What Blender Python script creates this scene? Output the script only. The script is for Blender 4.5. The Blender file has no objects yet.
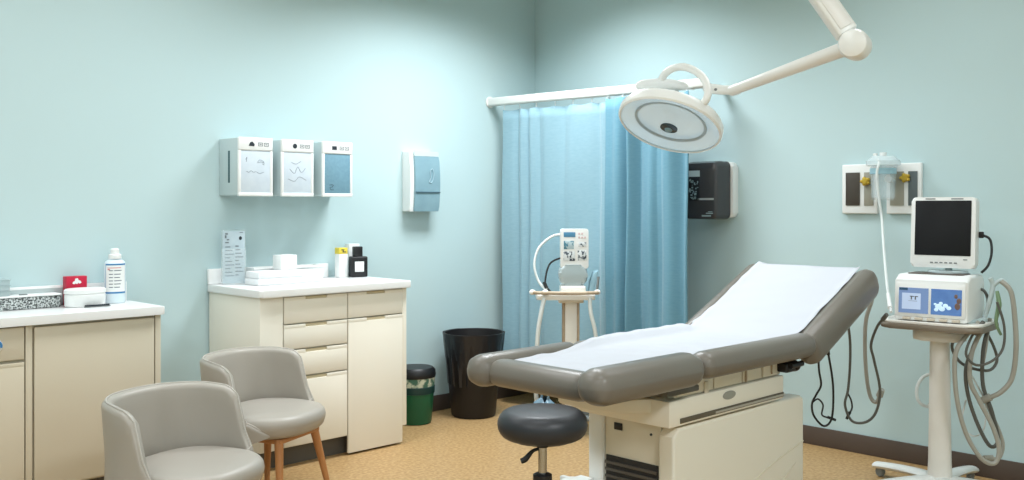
import bpy, bmesh, math, random
from mathutils import Vector, Matrix, Euler
random.seed(7)
PI = math.pi
R = math.radians
C = bpy.context.scene.collection
sc = bpy.context.scene

# ------------------------------------------------------------------ room frame
# +x runs along the long cabinet wall towards the far corner, +y runs towards that wall.
CH = 1.38                      # eye height
VX, VY = 0.7022, 0.7120        # the way the photographer faces
FOC = 974.0
XW, YW = 5.18, 5.01            # wall_right plane x = XW, wall_left plane y = YW
HC = 3.05                      # ceiling height

def cw(lat, dep, z):           # (sideways, ahead, height) from where the photographer stands -> world
    return Vector((dep*VX + lat*VY, dep*VY - lat*VX, z))
def pt(px, py, dep):
    return cw((px-512)/FOC*dep, dep, CH-(py-205)/FOC*dep)

# ------------------------------------------------------------------ materials
def lin(c):
    out = []
    for v in c:
        v /= 255.0
        out.append(v/12.92 if v <= 0.04045 else ((v+0.055)/1.055)**2.4)
    return (*out, 1.0)
MATS = {}
def mat(name, col, rough=0.5, metal=0.0, var=0.04, vscale=6.0, bump=0.0, bscale=80.0, spec=0.5,
        trans=0.0, alpha=1.0, coat=0.0, emit=None, estr=0.0, col2=None, stretch=None, sheen=0.0, ior=1.45, contrast=None):
    if name in MATS: return MATS[name]
    m = bpy.data.materials.new(name); m.use_nodes = True
    nt = m.node_tree; nt.nodes.clear(); N = nt.nodes.new; L = nt.links.new
    out = N('ShaderNodeOutputMaterial'); b = N('ShaderNodeBsdfPrincipled'); L(b.outputs[0], out.inputs[0])
    tc = N('ShaderNodeTexCoord')
    mp = N('ShaderNodeMapping'); L(tc.outputs['Object'], mp.inputs[0])
    if stretch: mp.inputs['Scale'].default_value = stretch
    nz = N('ShaderNodeTexNoise'); nz.inputs['Scale'].default_value = vscale; nz.inputs['Detail'].default_value = 4
    L(mp.outputs[0], nz.inputs['Vector'])
    mx = N('ShaderNodeMix'); mx.data_type = 'RGBA'
    c = lin(col)
    if col2: a_, b_ = c, lin(col2)
    else:
        a_ = tuple(max(0, x*(1-var)) for x in c[:3])+(1,); b_ = tuple(min(1, x*(1+var)) for x in c[:3])+(1,)
    mx.inputs[6].default_value = a_; mx.inputs[7].default_value = b_
    if contrast:
        cr = N('ShaderNodeValToRGB'); cr.color_ramp.elements[0].position = contrast[0]; cr.color_ramp.elements[1].position = contrast[1]
        L(nz.outputs[0], cr.inputs[0]); L(cr.outputs[0], mx.inputs[0])
    else:
        L(nz.outputs[0], mx.inputs[0])
    L(mx.outputs[2], b.inputs['Base Color'])
    b.inputs['Roughness'].default_value = rough; b.inputs['Metallic'].default_value = metal
    b.inputs['Specular IOR Level'].default_value = spec; b.inputs['IOR'].default_value = ior
    b.inputs['Transmission Weight'].default_value = trans; b.inputs['Alpha'].default_value = alpha
    b.inputs['Coat Weight'].default_value = coat; b.inputs['Sheen Weight'].default_value = sheen
    if emit:
        b.inputs['Emission Color'].default_value = lin(emit); b.inputs['Emission Strength'].default_value = estr
    if bump > 0:
        n2 = N('ShaderNodeTexNoise'); n2.inputs['Scale'].default_value = bscale; n2.inputs['Detail'].default_value = 3
        L(mp.outputs[0], n2.inputs['Vector'])
        bp = N('ShaderNodeBump'); bp.inputs['Strength'].default_value = bump; bp.inputs['Distance'].default_value = 0.002
        L(n2.outputs[0], bp.inputs['Height']); L(bp.outputs[0], b.inputs['Normal'])
    MATS[name] = m
    return m

WALL = mat('wall_paint', (188, 211, 213), 0.62, var=0.012, vscale=1.3, bump=0.08, bscale=160, spec=0.35)
CEIL = mat('ceiling_paint', (216, 220, 212), 0.9, var=0.02)
FLOOR = mat('speckled_vinyl', (158, 124, 80), 0.42, col2=(190, 158, 112), vscale=55, contrast=(0.35, 0.68), bump=0.03, bscale=60, spec=0.4)
BASEB = mat('baseboard_rubber', (84, 72, 64), 0.55, var=0.08)
CREAM = mat('cream_laminate', (236, 231, 217), 0.42, var=0.012, vscale=3)
CREAM2 = mat('cream_laminate_older', (206, 197, 176), 0.42, var=0.02, vscale=3)
CREAMD = mat('cabinet_gap', (120, 108, 82), 0.7)
HANDLE = mat('handle_lip', (204, 191, 158), 0.5)
TOE = mat('toe_kick', (88, 84, 76), 0.6)
TOPW = mat('white_solid_worktop', (236, 237, 236), 0.28, var=0.012, vscale=20)
BSPL = mat('backsplash_panel', (172, 184, 184), 0.4, var=0.04, vscale=12)
WHITEP = mat('white_plastic', (232, 234, 232), 0.35, var=0.01)
WHITEM = mat('white_enamel', (228, 229, 225), 0.3, var=0.015)
OFFW = mat('aged_white_enamel', (232, 229, 221), 0.36, var=0.06, vscale=9)
GREYP = mat('pale_grey_plastic', (190, 205, 206), 0.4, var=0.03)
GREYD = mat('mid_grey_plastic', (122, 128, 128), 0.45)
BLACKP = mat('black_plastic', (24, 24, 26), 0.42)
BLACKB = mat('black_bin_plastic', (25, 22, 23), 0.5, bump=0.1, bscale=60)
LINER = mat('black_bin_liner', (30, 30, 33), 0.3, bump=1.0, bscale=45)
SMOKE = mat('smoked_plastic', (62, 62, 64), 0.22, var=0.08, vscale=9)
SMOKEB = mat('smoked_blue_plastic', (112, 144, 156), 0.15, col2=(146, 178, 188), vscale=8)
GLOVEBOX = mat('glove_box_white', (212, 222, 228), 0.6, col2=(190, 203, 214), vscale=22)
GLOVEBLUE = mat('glove_box_blue', (98, 138, 156), 0.6, col2=(122, 160, 176), vscale=60)
CURT = mat('curtain_blue', (128, 163, 177), 0.85, col2=(146, 179, 190), vscale=26, stretch=(1, 1, 5), bump=0.25, bscale=220, sheen=0.25, spec=0.2)
CURT2 = mat('curtain_deep_blue', (92, 138, 157), 0.85, col2=(110, 153, 169), vscale=26, stretch=(1, 1, 5), bump=0.25, bscale=220, sheen=0.2, spec=0.2)
VINYL = mat('taupe_vinyl', (112, 107, 98), 0.36, var=0.03, bump=0.12, bscale=260)
CHAIRV = mat('grey_leatherette', (160, 154, 144), 0.4, var=0.03, bump=0.1, bscale=260)
PIPING = mat('chair_piping', (176, 171, 162), 0.4)
WOOD = mat('beech_wood', (186, 132, 82), 0.45, col2=(162, 108, 62), vscale=10, stretch=(6, 6, 0.7))
PAPER = mat('white_paper', (194, 197, 203), 0.75, var=0.008, bump=0.15, bscale=30, spec=0.2)
PACK = mat('pack_paper', (232, 234, 235), 0.7, var=0.01, bump=0.1, bscale=30)
PAPERD = mat('paper_edge', (218, 219, 218), 0.8)
BEIGE = mat('beige_base_shell', (232, 226, 209), 0.38, var=0.015, vscale=3)
BEIGE2 = mat('beige_base_frame', (220, 211, 190), 0.42, var=0.03, vscale=5)
BEIGED = mat('beige_shadow_gap', (96, 88, 72), 0.6)
CHROME = mat('chrome', (176, 178, 178), 0.22, metal=1.0)
STEEL = mat('brushed_steel', (170, 170, 168), 0.35, metal=1.0)
STOOLV = mat('black_vinyl', (38, 40, 44), 0.42, var=0.03, bump=0.08, bscale=240)
GREEN = mat('green_plastic', (18, 92, 62), 0.4, var=0.05)
WRAP = mat('bin_wrap', (212, 218, 200), 0.6, col2=(70, 112, 96), vscale=26, contrast=(0.42, 0.55))
RED = mat('crimson_card', (188, 22, 58), 0.5, var=0.06)
BLUE = mat('label_blue', (52, 122, 176), 0.5)
BOTTLE = mat('pale_blue_bottle', (216, 230, 236), 0.25, var=0.02)
INK = mat('grey_print', (108, 116, 124), 0.7)
INKD = mat('dark_print', (40, 48, 56), 0.7)
INKR = mat('red_print', (206, 110, 110), 0.7)
SPECK = mat('speckled_grey_case', (54, 60, 60), 0.55, col2=(206, 212, 210), vscale=130, contrast=(0.42, 0.6))
YELLOW = mat('yellow_card', (222, 200, 74), 0.5, var=0.08)
ACRYL = mat('clear_acrylic', (232, 243, 245), 0.08, alpha=0.14, spec=0.6)
ACRYL2 = mat('clear_canister', (226, 240, 244), 0.06, alpha=0.18, spec=0.7)
LEAF = mat('leaflet', (206, 222, 228), 0.6, col2=(182, 202, 212), vscale=40, alpha=0.8)
SCREEN = mat('dark_screen', (16, 17, 20), 0.4, spec=0.3)
LCDA = mat('lit_display_grey_blue', (100, 122, 160), 0.25, emit=(112, 136, 176), estr=0.35)
LCDB = mat('lit_display_blue', (88, 124, 172), 0.25, col2=(60, 88, 140), vscale=30, emit=(88, 124, 180), estr=0.3)
LCDC = mat('lit_display_window', (168, 184, 208), 0.3, emit=(164, 182, 210), estr=0.35)
LCDG = mat('lit_graphic_pale', (188, 214, 232), 0.3, emit=(180, 206, 228), estr=0.35)
LCDBR = mat('lit_graphic_brown', (104, 84, 78), 0.3, emit=(96, 78, 72), estr=0.2)
BROWN = mat('shelf_brown_edge', (128, 118, 104), 0.5, var=0.08)
HOSE = mat('grey_hose', (164, 162, 152), 0.45)
HOSED = mat('dark_grey_cable', (92, 92, 86), 0.45)
HOSEW = mat('white_hose', (214, 220, 218), 0.4)
CABLE = mat('black_cable', (30, 31, 31), 0.45)
RUST = mat('worn_wood_edge', (150, 126, 98), 0.55, col2=(196, 182, 160), vscale=18)
TEALP = mat('pale_blue_plastic', (150, 186, 200), 0.4, var=0.05)
BAG = mat('blue_plastic_bag', (104, 132, 148), 0.3, var=0.15, vscale=18, bump=0.5, bscale=25)
LENS = mat('lamp_lens', (214, 230, 236), 0.06, alpha=0.16, spec=0.9)
DISH_GLOW = mat('lamp_reflector_added_glow', (206, 222, 228), 0.25, metal=0.2, var=0.05, vscale=10, emit=(196, 220, 232), estr=0.28)  # weak bluish glow added so the downward-facing dish looks bright
LAMPW = mat('lamp_enamel', (234, 235, 231), 0.28, var=0.01)
LAMPT = mat('lamp_arm_cream', (233, 232, 227), 0.35)
OLIVE = mat('olive_metal', (92, 104, 88), 0.45)
PLATEB = mat('plate_panel_brown', (66, 60, 52), 0.5, var=0.15, vscale=20)
PLATEG = mat('plate_panel_grey', (150, 148, 134), 0.5, var=0.08, vscale=20)
PLATED = mat('plate_panel_slate', (92, 102, 104), 0.5, var=0.08)
GOLD = mat('brass_knob', (200, 168, 62), 0.35, metal=0.4)
GREENC = mat('green_clip', (120, 146, 112), 0.5)

# ------------------------------------------------------------------ mesh helpers
def crom(pts, k=6, closed=False):
    P = [Vector(p) for p in pts]; n = len(P); out = []
    segs = n if closed else n-1
    for i in range(segs):
        if closed: a, b, c, d = P[(i-1) % n], P[i], P[(i+1) % n], P[(i+2) % n]
        else: a, b, c, d = P[max(i-1, 0)], P[i], P[i+1], P[min(i+2, n-1)]
        for j in range(k):
            t = j/k
            out.append(0.5*((2*b)+(c-a)*t+(2*a-5*b+4*c-d)*t*t+(3*b-a-3*c+d)*t**3))
    if not closed: out.append(P[-1])
    return out

class MB:
    def __init__(s): s.bm = bmesh.new(); s.M = Matrix()
    def _v(s, p): return s.bm.verts.new(s.M @ Vector(p))
    def box(s, x0, x1, y0, y1, z0, z1, bev=0.0, seg=2):
        vs = [s._v((x, y, z)) for x in (x0, x1) for y in (y0, y1) for z in (z0, z1)]
        F = [(0,1,3,2), (4,6,7,5), (0,4,5,1), (2,3,7,6), (0,2,6,4), (1,5,7,3)]
        fs = [s.bm.faces.new([vs[i] for i in f]) for f in F]
        if bev > 0:
            es = list({e for f in fs for e in f.edges})
            bmesh.ops.bevel(s.bm, geom=es, offset=bev, segments=seg, profile=0.5, affect='EDGES', clamp_overlap=True)
        return s
    def prism(s, poly, z0, z1, bev=0.0, seg=2, M=None):
        """poly: (a, b) outline counter-clockwise, extruded z0..z1 in the frame M."""
        old = s.M
        if M is not None: s.M = old @ M
        lo = [s._v((a, b, z0)) for a, b in poly]; hi = [s._v((a, b, z1)) for a, b in poly]
        n = len(poly)
        fs = [s.bm.faces.new(lo[::-1]), s.bm.faces.new(hi)]
        for i in range(n): fs.append(s.bm.faces.new([lo[i], lo[(i+1) % n], hi[(i+1) % n], hi[i]]))
        s.M = old
        if bev > 0:
            es = list(set(fs[0].edges) | set(fs[1].edges))
            bmesh.ops.bevel(s.bm, geom=es, offset=bev, segments=seg, profile=0.5, affect='EDGES', clamp_overlap=True)
        return s
    def tube(s, pts, r, n=10, k=5, closed=False, radii=None, smooth=True, cap=True):
        if smooth and len(pts) > 2:
            m = len(pts)
            P = crom(pts, k, closed)
            if radii:
                rr = []
                for i in range(len(P)):
                    t = i/k; a = min(int(t), m-1); b = min(a+1, m-1); rr.append(radii[a]+(radii[b]-radii[a])*(t-a))
            else: rr = [r]*len(P)
        else:
            P = [Vector(p) for p in pts]; rr = radii or [r]*len(P)
        cnt = len(P); rings = []
        T = []
        for i in range(cnt):
            a = P[(i-1) % cnt] if closed else P[max(i-1, 0)]
            b = P[(i+1) % cnt] if closed else P[min(i+1, cnt-1)]
            T.append((b-a).normalized())
        ref = Vector((0, 0, 1)) if abs(T[0].z) < 0.9 else Vector((1, 0, 0))
        u = (ref - T[0]*ref.dot(T[0])).normalized()
        for i in range(cnt):
            u = (u - T[i]*u.dot(T[i])).normalized(); w = T[i].cross(u)
            rings.append([s._v(P[i]+(u*math.cos(2*PI*j/n)+w*math.sin(2*PI*j/n))*rr[i]) for j in range(n)])
        for i in range(cnt if closed else cnt-1):
            A, B = rings[i], rings[(i+1) % cnt]
            for j in range(n): s.bm.faces.new([A[j], A[(j+1) % n], B[(j+1) % n], B[j]])
        if not closed and cap:
            s.bm.faces.new(rings[0][::-1]); s.bm.faces.new(rings[-1])
        return s
    def cyl(s, p0, p1, r0, r1=None, n=20):
        return s.tube([p0, p1], r0, n=n, radii=[r0, r0 if r1 is None else r1], smooth=False)
    def lathe(s, prof, n=36, M=None, sx=1.0, sy=1.0):
        """prof: (r, z) from bottom to top round local z; r = 0 closes."""
        old = s.M
        if M is not None: s.M = old @ M
        rings = []
        for r, z in prof:
            if r <= 1e-6: rings.append([s._v((0, 0, z))])
            else: rings.append([s._v((r*sx*math.cos(2*PI*j/n), r*sy*math.sin(2*PI*j/n), z)) for j in range(n)])
        for A, B in zip(rings, rings[1:]):
            if len(A) == 1 and len(B) == 1: continue
            for j in range(n):
                if len(A) == 1: s.bm.faces.new([A[0], B[(j+1) % n], B[j]][::-1])
                elif len(B) == 1: s.bm.faces.new([A[j], A[(j+1) % n], B[0]])
                else: s.bm.faces.new([A[j], A[(j+1) % n], B[(j+1) % n], B[j]])
        s.M = old
        return s
    def grid(s, fn, nu, nv, cu=False, cv=False):
        V = [[s._v(fn(i, j)) for j in range(nv)] for i in range(nu)]
        for i in range(nu if cu else nu-1):
            for j in range(nv if cv else nv-1):
                s.bm.faces.new([V[i][j], V[(i+1) % nu][j], V[(i+1) % nu][(j+1) % nv], V[i][(j+1) % nv]])
        return V
    def ell(s, c, rx, ry, rz, n=16, m=10):
        prof = [(math.sin(PI*i/m), -math.cos(PI*i/m)) for i in range(m+1)]
        prof[0] = (0, -1); prof[-1] = (0, 1)
        return s.lathe(prof, n, Matrix.Translation(c) @ Matrix.Diagonal((rx, ry, rz, 1)))
    def build(s, name, m, parent=None, loc=None, local=False, smooth=38, fixn=True):
        """World coordinates unless local; parent: thing or part, loc: origin of a one-mesh thing."""
        if fixn: bmesh.ops.recalc_face_normals(s.bm, faces=s.bm.faces)
        if parent is not None and not local: s.bm.transform(wm(parent).inverted())
        elif loc is not None and not local: s.bm.transform(Matrix.Translation(-Vector(loc)))
        me = bpy.data.meshes.new(name); s.bm.to_mesh(me); s.bm.free()
        me.materials.append(m)
        if smooth:
            for p in me.polygons: p.use_smooth = True
            me.set_sharp_from_angle(angle=R(smooth))
        o = bpy.data.objects.new(name, me); C.objects.link(o)
        if parent is not None: o.parent = parent
        if loc is not None: o.location = loc
        return o

def wm(o):
    M = o.matrix_basis.copy()
    while o.parent: o = o.parent; M = o.matrix_basis @ M
    return M
def tag(o, label, cat, group=None):
    o['label'] = label; o['category'] = cat
    if group: o['group'] = group
    return o
def thing(name, label, cat, loc, rz=0.0, group=None):
    o = bpy.data.objects.new(name, None); C.objects.link(o); o.empty_display_size = 0.1
    o.location = loc; o.rotation_euler = (0, 0, rz)
    return tag(o, label, cat, group)
def copy_tree(o, parent=None):
    c = o.copy(); C.objects.link(c)
    if parent is not None: c.parent = parent
    for ch in list(o.children): copy_tree(ch, c)
    return c
def struct(name, mb, m, **k):
    o = mb.build(name, m, **k); o['kind'] = 'structure'; return o
def axes(o, x, y, z):          # matrix from origin and three axes
    M = Matrix.Identity(4)
    for i, a in enumerate((x, y, z)):
        a = Vector(a)
        for j in range(3): M[j][i] = a[j]
    for j in range(3): M[j][3] = Vector(o)[j]
    return M
def ngon_ellipse(rx, ry, n=28, p=2.0):
    out = []
    for i in range(n):
        a = 2*PI*i/n; c, s_ = math.cos(a), math.sin(a)
        out.append((rx*math.copysign(abs(c)**(2/p), c), ry*math.copysign(abs(s_)**(2/p), s_)))
    return out
def rrect(x0, x1, y0, y1, r, n=5):
    out = []
    for cx, cy, a0 in ((x1-r, y0+r, -90), (x1-r, y1-r, 0), (x0+r, y1-r, 90), (x0+r, y0+r, 180)):
        for i in range(n+1):
            a = R(a0+90*i/n); out.append((cx+r*math.cos(a), cy+r*math.sin(a)))
    return out

# ------------------------------------------------------------------ setting
X0, Y0 = -2.8, -2.8
T = 0.12
struct('floor', MB().box(X0-T, XW+T, Y0-T, YW+T, -0.1, 0), FLOOR)
struct('ceiling', MB().box(X0-T, XW+T, Y0-T, YW+T, HC, HC+0.1), CEIL)
struct('wall_left', MB().box(X0-T, XW+T, YW, YW+T, 0, HC), WALL)
struct('wall_right', MB().box(XW, XW+T, Y0-T, YW, 0, HC), WALL)
struct('wall_back', MB().box(X0-T, X0, Y0, YW, 0, HC), WALL)
struct('wall_front', MB().box(X0-T, XW, Y0-T, Y0, 0, HC), WALL)
struct('baseboard_left', MB().box(X0, XW, YW-0.012, YW, 0, 0.105, 0.004), BASEB)
bb = MB().box(XW-0.012, XW, Y0, YW-0.012, 0, 0.105, 0.004)
struct('baseboard_right', bb, BASEB)

# ------------------------------------------------------------------ counter cabinets
def front_panel(mb, x0, x1, z0, z1, y, lip=None, th=0.018):
    """door/drawer slab whose face is at y (facing -y)."""
    mb.box(x0, x1, y, y+th, z0, z1, 0.004, 2)

# --- cabinet by the dispensers (x 2.57..3.54)
CX0, CX1, CYF, CT = 2.582, 3.535, 4.452, 0.942
cab = thing('base_cabinet', 'cream base cabinet with four drawers and a door under the folded white packs', 'cabinet', ((CX0+CX1)/2, 4.72, 0))
b = MB()
b.box(CX0, CX0+0.135, CYF+0.004, YW-0.014, 0.105, CT-0.04, 0.002)        # end block with plain filler face
b.box(CX0+0.135, CX1-0.031, CYF+0.022, YW-0.014, 0.105, CT-0.04)
b.box(CX1-0.031, CX1, CYF+0.004, YW-0.014, 0.105, CT-0.04, 0.002)
b.build('body', CREAM, cab)
MB().box(CX0+0.02, CX1-0.02, CYF+0.07, YW-0.02, 0.0, 0.104).build('toe_kick', TOE, cab)
def drawer(x0, x1, z0, z1, y, name='drawer', m=CREAM, root=None, hx=None, low=None):
    lip = 0.016
    p = MB(); p.box(x0, x1, y, y+0.018, z0, z1-lip, 0.003)
    xm = (x0+x1)/2; hw = hx or (x1-x0)*0.17
    p.box(x0, xm-hw, y, y+0.018, z1-lip-0.004, z1, 0.002); p.box(xm+hw, x1, y, y+0.018, z1-lip-0.004, z1, 0.002)
    d = p.build(name, m, root)
    h = MB(); h.box(xm-hw, xm+hw, y+0.006, y+0.017, z1-lip-0.003, z1-0.001, 0.002)
    h.build('handle', HANDLE, d)
    return d
da, db, dc = CX0+0.140, CX0+0.540, CX1-0.034
ztop = CT-0.046
drawer(da, db-0.004, 0.757, ztop, CYF, root=cab)
drawer(da, db-0.004, 0.622, 0.750, CYF, root=cab)
drawer(da, db-0.004, 0.477, 0.615, CYF, root=cab)
drawer(da, db-0.004, 0.112, 0.470, CYF, root=cab)
drawer(db+0.003, dc, 0.757, ztop, CYF, root=cab)
drawer(db+0.003, dc, 0.012, 0.750, CYF-0.002, name='door', root=cab)
w = thing('worktop', 'white worktop with low upstand on the four-drawer cabinet', 'worktop', ((CX0+CX1)/2, 4.72, CT-0.04))
b = MB(); b.prism(rrect(CX0-0.012, CX1+0.02, CYF-0.025, YW-0.003, 0.02), CT-0.039, CT, 0.006, 3)
b.build('top', TOPW, w)
b = MB(); b.box(CX0-0.008, CX1-0.18, YW-0.024, YW-0.004, CT+0.001, CT+0.085, 0.003)
b.build('upstand', TOPW, w)

# --- longer cabinet nearer the camera (x .. 2.14)
LX0, LX1, LYF, LT = 0.45, 2.125, 4.60, 0.885
lc = thing('base_cabinet', 'darker cream base cabinet with a wide plain door behind the nearer grey chair', 'cabinet', ((LX0+LX1)/2, 4.8, 0))
b = MB()
b.box(LX0, LX1, LYF+0.022, YW-0.014, 0.1, LT-0.04)
b.box(LX1-0.028, LX1, LYF+0.003, LYF+0.03, 0.0, LT-0.04, 0.002)
b.box(1.502, 1.530, LYF+0.003, LYF+0.03, 0.1, LT-0.04, 0.002)
b.build('body', CREAM2, lc)
MB().box(LX0, LX1-0.03, LYF+0.06, YW-0.02, 0, 0.1).build('toe_kick', TOE, lc)
MB().box(1.538, LX1-0.034, LYF, LYF+0.018, 0.11, LT-0.052, 0.004).build('door', CREAM2, lc)
d = MB(); d.box(0.98, 1.496, LYF, LYF+0.018, 0.695, LT-0.046, 0.004); dr = d.build('drawer', CREAM2, lc)
# round blue and white pull
k = MB(); k.lathe([(0, 0), (0.026, 0), (0.03, 0.006), (0.022, 0.014), (0, 0.016)], 24, axes((1.375, LYF, 0.765), (1, 0, 0), (0, 0, 1), (0, -1, 0)))
kn = k.build('knob', WHITEP, dr)
k = MB(); k.tube([(1.375+0.021*math.cos(a), LYF-0.0135, 0.765+0.021*math.sin(a)) for a in [R(q) for q in range(-20, 201, 20)]], 0.006, n=8)
k.build('knob_ring', BLUE, kn)
drawer(0.98, 1.496, 0.11, 0.682, LYF, name='door', m=CREAM2, root=lc, hx=0.12)
w2 = thing('worktop', 'white worktop with grey upstand carrying the red box and the bottle', 'worktop', ((LX0+LX1)/2, 4.8, LT-0.04))
MB().prism(rrect(LX0, LX1+0.012, LYF-0.022, YW-0.003, 0.012), LT-0.039, LT, 0.006, 3).build('top', TOPW, w2)
MB().box(LX0, LX1-0.005, YW-0.022, YW-0.004, LT+0.001, LT+0.1, 0.003).build('upstand', TOPW, w2)
MB().box(1.30, 1.80, YW-0.027, YW-0.0222, LT+0.005, LT+0.088, 0.001).build('upstand_panel', BSPL, w2)

# ------------------------------------------------------------------ things on the nearer worktop
# speckled instrument case with white lid
o = thing('instrument_case', 'flat speckled grey case with white lid on the worktop', 'case', (1.48, 4.94, LT))
MB().box(1.22, 1.758, 4.895, 4.978, LT+0.001, LT+0.058, 0.006, 3).build('case_body', SPECK, o)
ld = MB(); ld.box(1.217, 1.761, 4.891, 4.982, LT+0.0585, LT+0.068, 0.004, 3); ld = ld.build('lid', WHITEP, o)
MB().box(1.575, 1.61, 4.905, 4.925, LT+0.0682, LT+0.073, 0.002).build('latch', GREYD, ld)
# clear trays on the case
o = thing('specimen_tray', 'clear plastic trays stacked on the lid of the speckled case', 'tray', (1.45, 4.935, LT+0.0685))
for i in range(3):
    b = MB(); z = LT+0.0685+i*0.026; xa_, xb_, ya_, yb_ = 1.40, 1.528, 4.897, 4.977
    b.box(xa_, xb_, ya_, yb_, z, z+0.003, 0.001)
    b.box(xa_, xb_, ya_, ya_+.003, z+0.003, z+0.022); b.box(xa_, xa_+.003, ya_+.003, yb_, z+0.003, z+0.022); b.box(xb_-.003, xb_, ya_+.003, yb_, z+0.003, z+0.022)
    b.box(xa_-.004, xb_+.004, ya_-.004, yb_+.003, z+0.022, z+0.0255, 0.001)
    b.build('tray_layer', mat('clear_tray', (196, 214, 216), 0.12, alpha=0.6), o)
# red box with a white emblem
o = thing('tissue_box', 'crimson card box with a white emblem behind the white tub', 'box', (1.847, 4.958, LT))
b = MB(); b.box(1.797, 1.897, 4.932, 4.980, LT+0.001, LT+0.143, 0.003); bx = b.build('carton', RED, o)
b = MB()
e2 = [(-.006, .016), (.006, .018), (.010, .008), (.020, .004), (.024, -.006), (.014, -.010), (.010, -.004), (.004, -.012), (-.004, -.008), (-.012, -.012), (-.020, -.006), (-.014, .002), (-.008, .004)]
b.prism(e2[::-1], 0, 0.001, M=axes((1.845, 4.9319, LT+0.116), (1, 0, 0), (0, 0, 1), (0, -1, 0)))
b.build('emblem', WHITEP, bx)
# white oval tub
o = thing('cotton_tub', 'squat white tub in front of the crimson box', 'tub', (1.857, 4.855, LT))
Mt_ = Matrix.Translation((1.857, 4.855, LT))
MB().lathe([(0, 0.001), (0.088, 0.001), (0.096, 0.008), (0.097, 0.058), (0.092, 0.062), (0, 0.062)], 44, Mt_, sx=1, sy=0.62).build('tub_body', WHITEP, o)
MB().lathe([(0, 0.0625), (0.094, 0.0625), (0.099, 0.066), (0.099, 0.083), (0.09, 0.089), (0, 0.090)], 44, Mt_, sx=1, sy=0.62).build('lid', WHITEP, o)
# dark comb strip in front
o = thing('probe_strip', 'slim dark ribbed strip on the worktop at the foot of the white tub', 'tool', (1.89, 4.78, LT))
b = MB(); b.box(1.825, 1.95, 4.775, 4.787, LT+0.001, LT+0.006, 0.001); st = b.build('strip', GREYD, o)
b = MB(); b.box(1.83, 1.945, 4.7735, 4.7885, LT+0.0062, LT+0.008)
for i in range(13): b.box(1.831+i*0.009, 1.835+i*0.009, 4.7735, 4.7885, LT+0.008, LT+0.012)
b.build('rib', INKD, st)
# bottle
BX, BY = 2.03, 4.92
KR, KZ = 1.2, 1.09
o = thing('bottle', 'tall pale bottle with a blue-edged label and white cap', 'bottle', (BX, BY, LT))
b = MB(); Mb = Matrix.Translation((BX, BY, LT)) @ Matrix.Diagonal((KR, KR, KZ, 1))
prof = [(0, 0.001), (0.041, 0.001), (0.044, 0.006), (0.044, 0.178), (0.041, 0.19), (0.03, 0.2), (0.022, 0.205), (0, 0.205)]
b.lathe(prof, 36, Mb, sx=1.0, sy=0.8); bo = b.build('bottle_body', BOTTLE, o)
MB().lathe([(0.02, 0.2052), (0.026, 0.2055), (0.026, 0.222), (0.023, 0.226), (0.018, 0.228), (0.0175, 0.248), (0.013, 0.253), (0, 0.254)], 28, Mb).build('cap', WHITEP, o)
def wrap_patch(mb, a0, a1, z0, z1, r, n=14):
    mb.grid(lambda i, j: (BX+KR*r*math.cos(a0+(a1-a0)*i/(n-1)), BY+KR*0.8*r*math.sin(a0+(a1-a0)*i/(n-1)), LT+KZ*(z0+(z1-z0)*j)), n, 2)
b = MB(); wrap_patch(b, R(-165), R(-40), 0.046, 0.183, 0.0444); b.build('label_border', BLUE, bo)
b = MB(); wrap_patch(b, R(-161), R(-44), 0.054, 0.176, 0.0448); lb = b.build('label', WHITEP, bo)
b = MB()
for i, z in enumerate((0.15, 0.133, 0.118, 0.103, 0.088, 0.073)):
    wrap_patch(b, R(-140), R(-118), z, z+0.004, 0.0451, 6); wrap_patch(b, R(-112), R(-72-(i % 3)*5), z, z+0.004, 0.0451, 8)
b.build('lettering', INK, lb)
b = MB(); wrap_patch(b, R(-150), R(-75), 0.163, 0.166, 0.0451, 8); wrap_patch(b, R(-148), R(-134), 0.155, 0.16, 0.0451, 5)
b.build('print_red', INKR, lb)

# ------------------------------------------------------------------ things on the four-drawer cabinet
# leaflet stand
o = thing('leaflet_holder', 'tall clear acrylic leaflet stand at the end of the worktop', 'leaflet holder', (2.70, 4.84, CT))
Ml = Matrix.Translation((2.68, 4.905, CT)) @ Matrix.Rotation(R(-26), 4, 'Z') @ Matrix.Diagonal((0.9, 1, 1.17, 1))
b = MB(); b.M = Ml; b.box(-0.072, 0.072, -0.035, 0.035, 0.001, 0.005, 0.001); b.box(-0.072, 0.072, 0.012, 0.015, 0.005, 0.258, 0.001)
b.box(-0.072, -0.069, -0.03, 0.012, 0.005, 0.17); b.box(0.069, 0.072, -0.03, 0.012, 0.005, 0.17); b.box(-0.072, 0.072, -0.033, -0.03, 0.005, 0.17, 0.001)
b.build('holder', ACRYL, o)
b = MB(); b.M = Ml; b.box(-0.065, 0.065, -0.005, 0.0, 0.006, 0.25, 0.001); lf = b.build('leaflet', LEAF, o)
b = MB(); b.M = Ml
for (x, z, ww, hh) in ((-.05, .235, .016, .007), (-.052, .218, .010, .014), (-.04, .208, .014, .006), (-.05, .195, .022, .005), (.035, .243, .02, .003)):
    b.box(x, x+ww, -0.0062, -0.005, z, z+hh)
for i in range(9):
    z = 0.175-i*0.017
    b.box(-.05, -.05+.03+.012*((i*7) % 3), -0.0062, -0.005, z, z+0.004)
    b.box(.01, .03+.009*((i*5) % 4), -0.0062, -0.005, z+.003, z+0.008)
b.build('lettering', INK, lf)
b = MB(); b.M = Ml; b.lathe([(0, 0), (0.009, 0), (0.009, 0.0014), (0, 0.0014)], 16, axes((0.04, -0.005, 0.218), (1, 0, 0), (0, 0, 1), (0, -1, 0))); b.build('emblem', INKD, lf)
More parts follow.
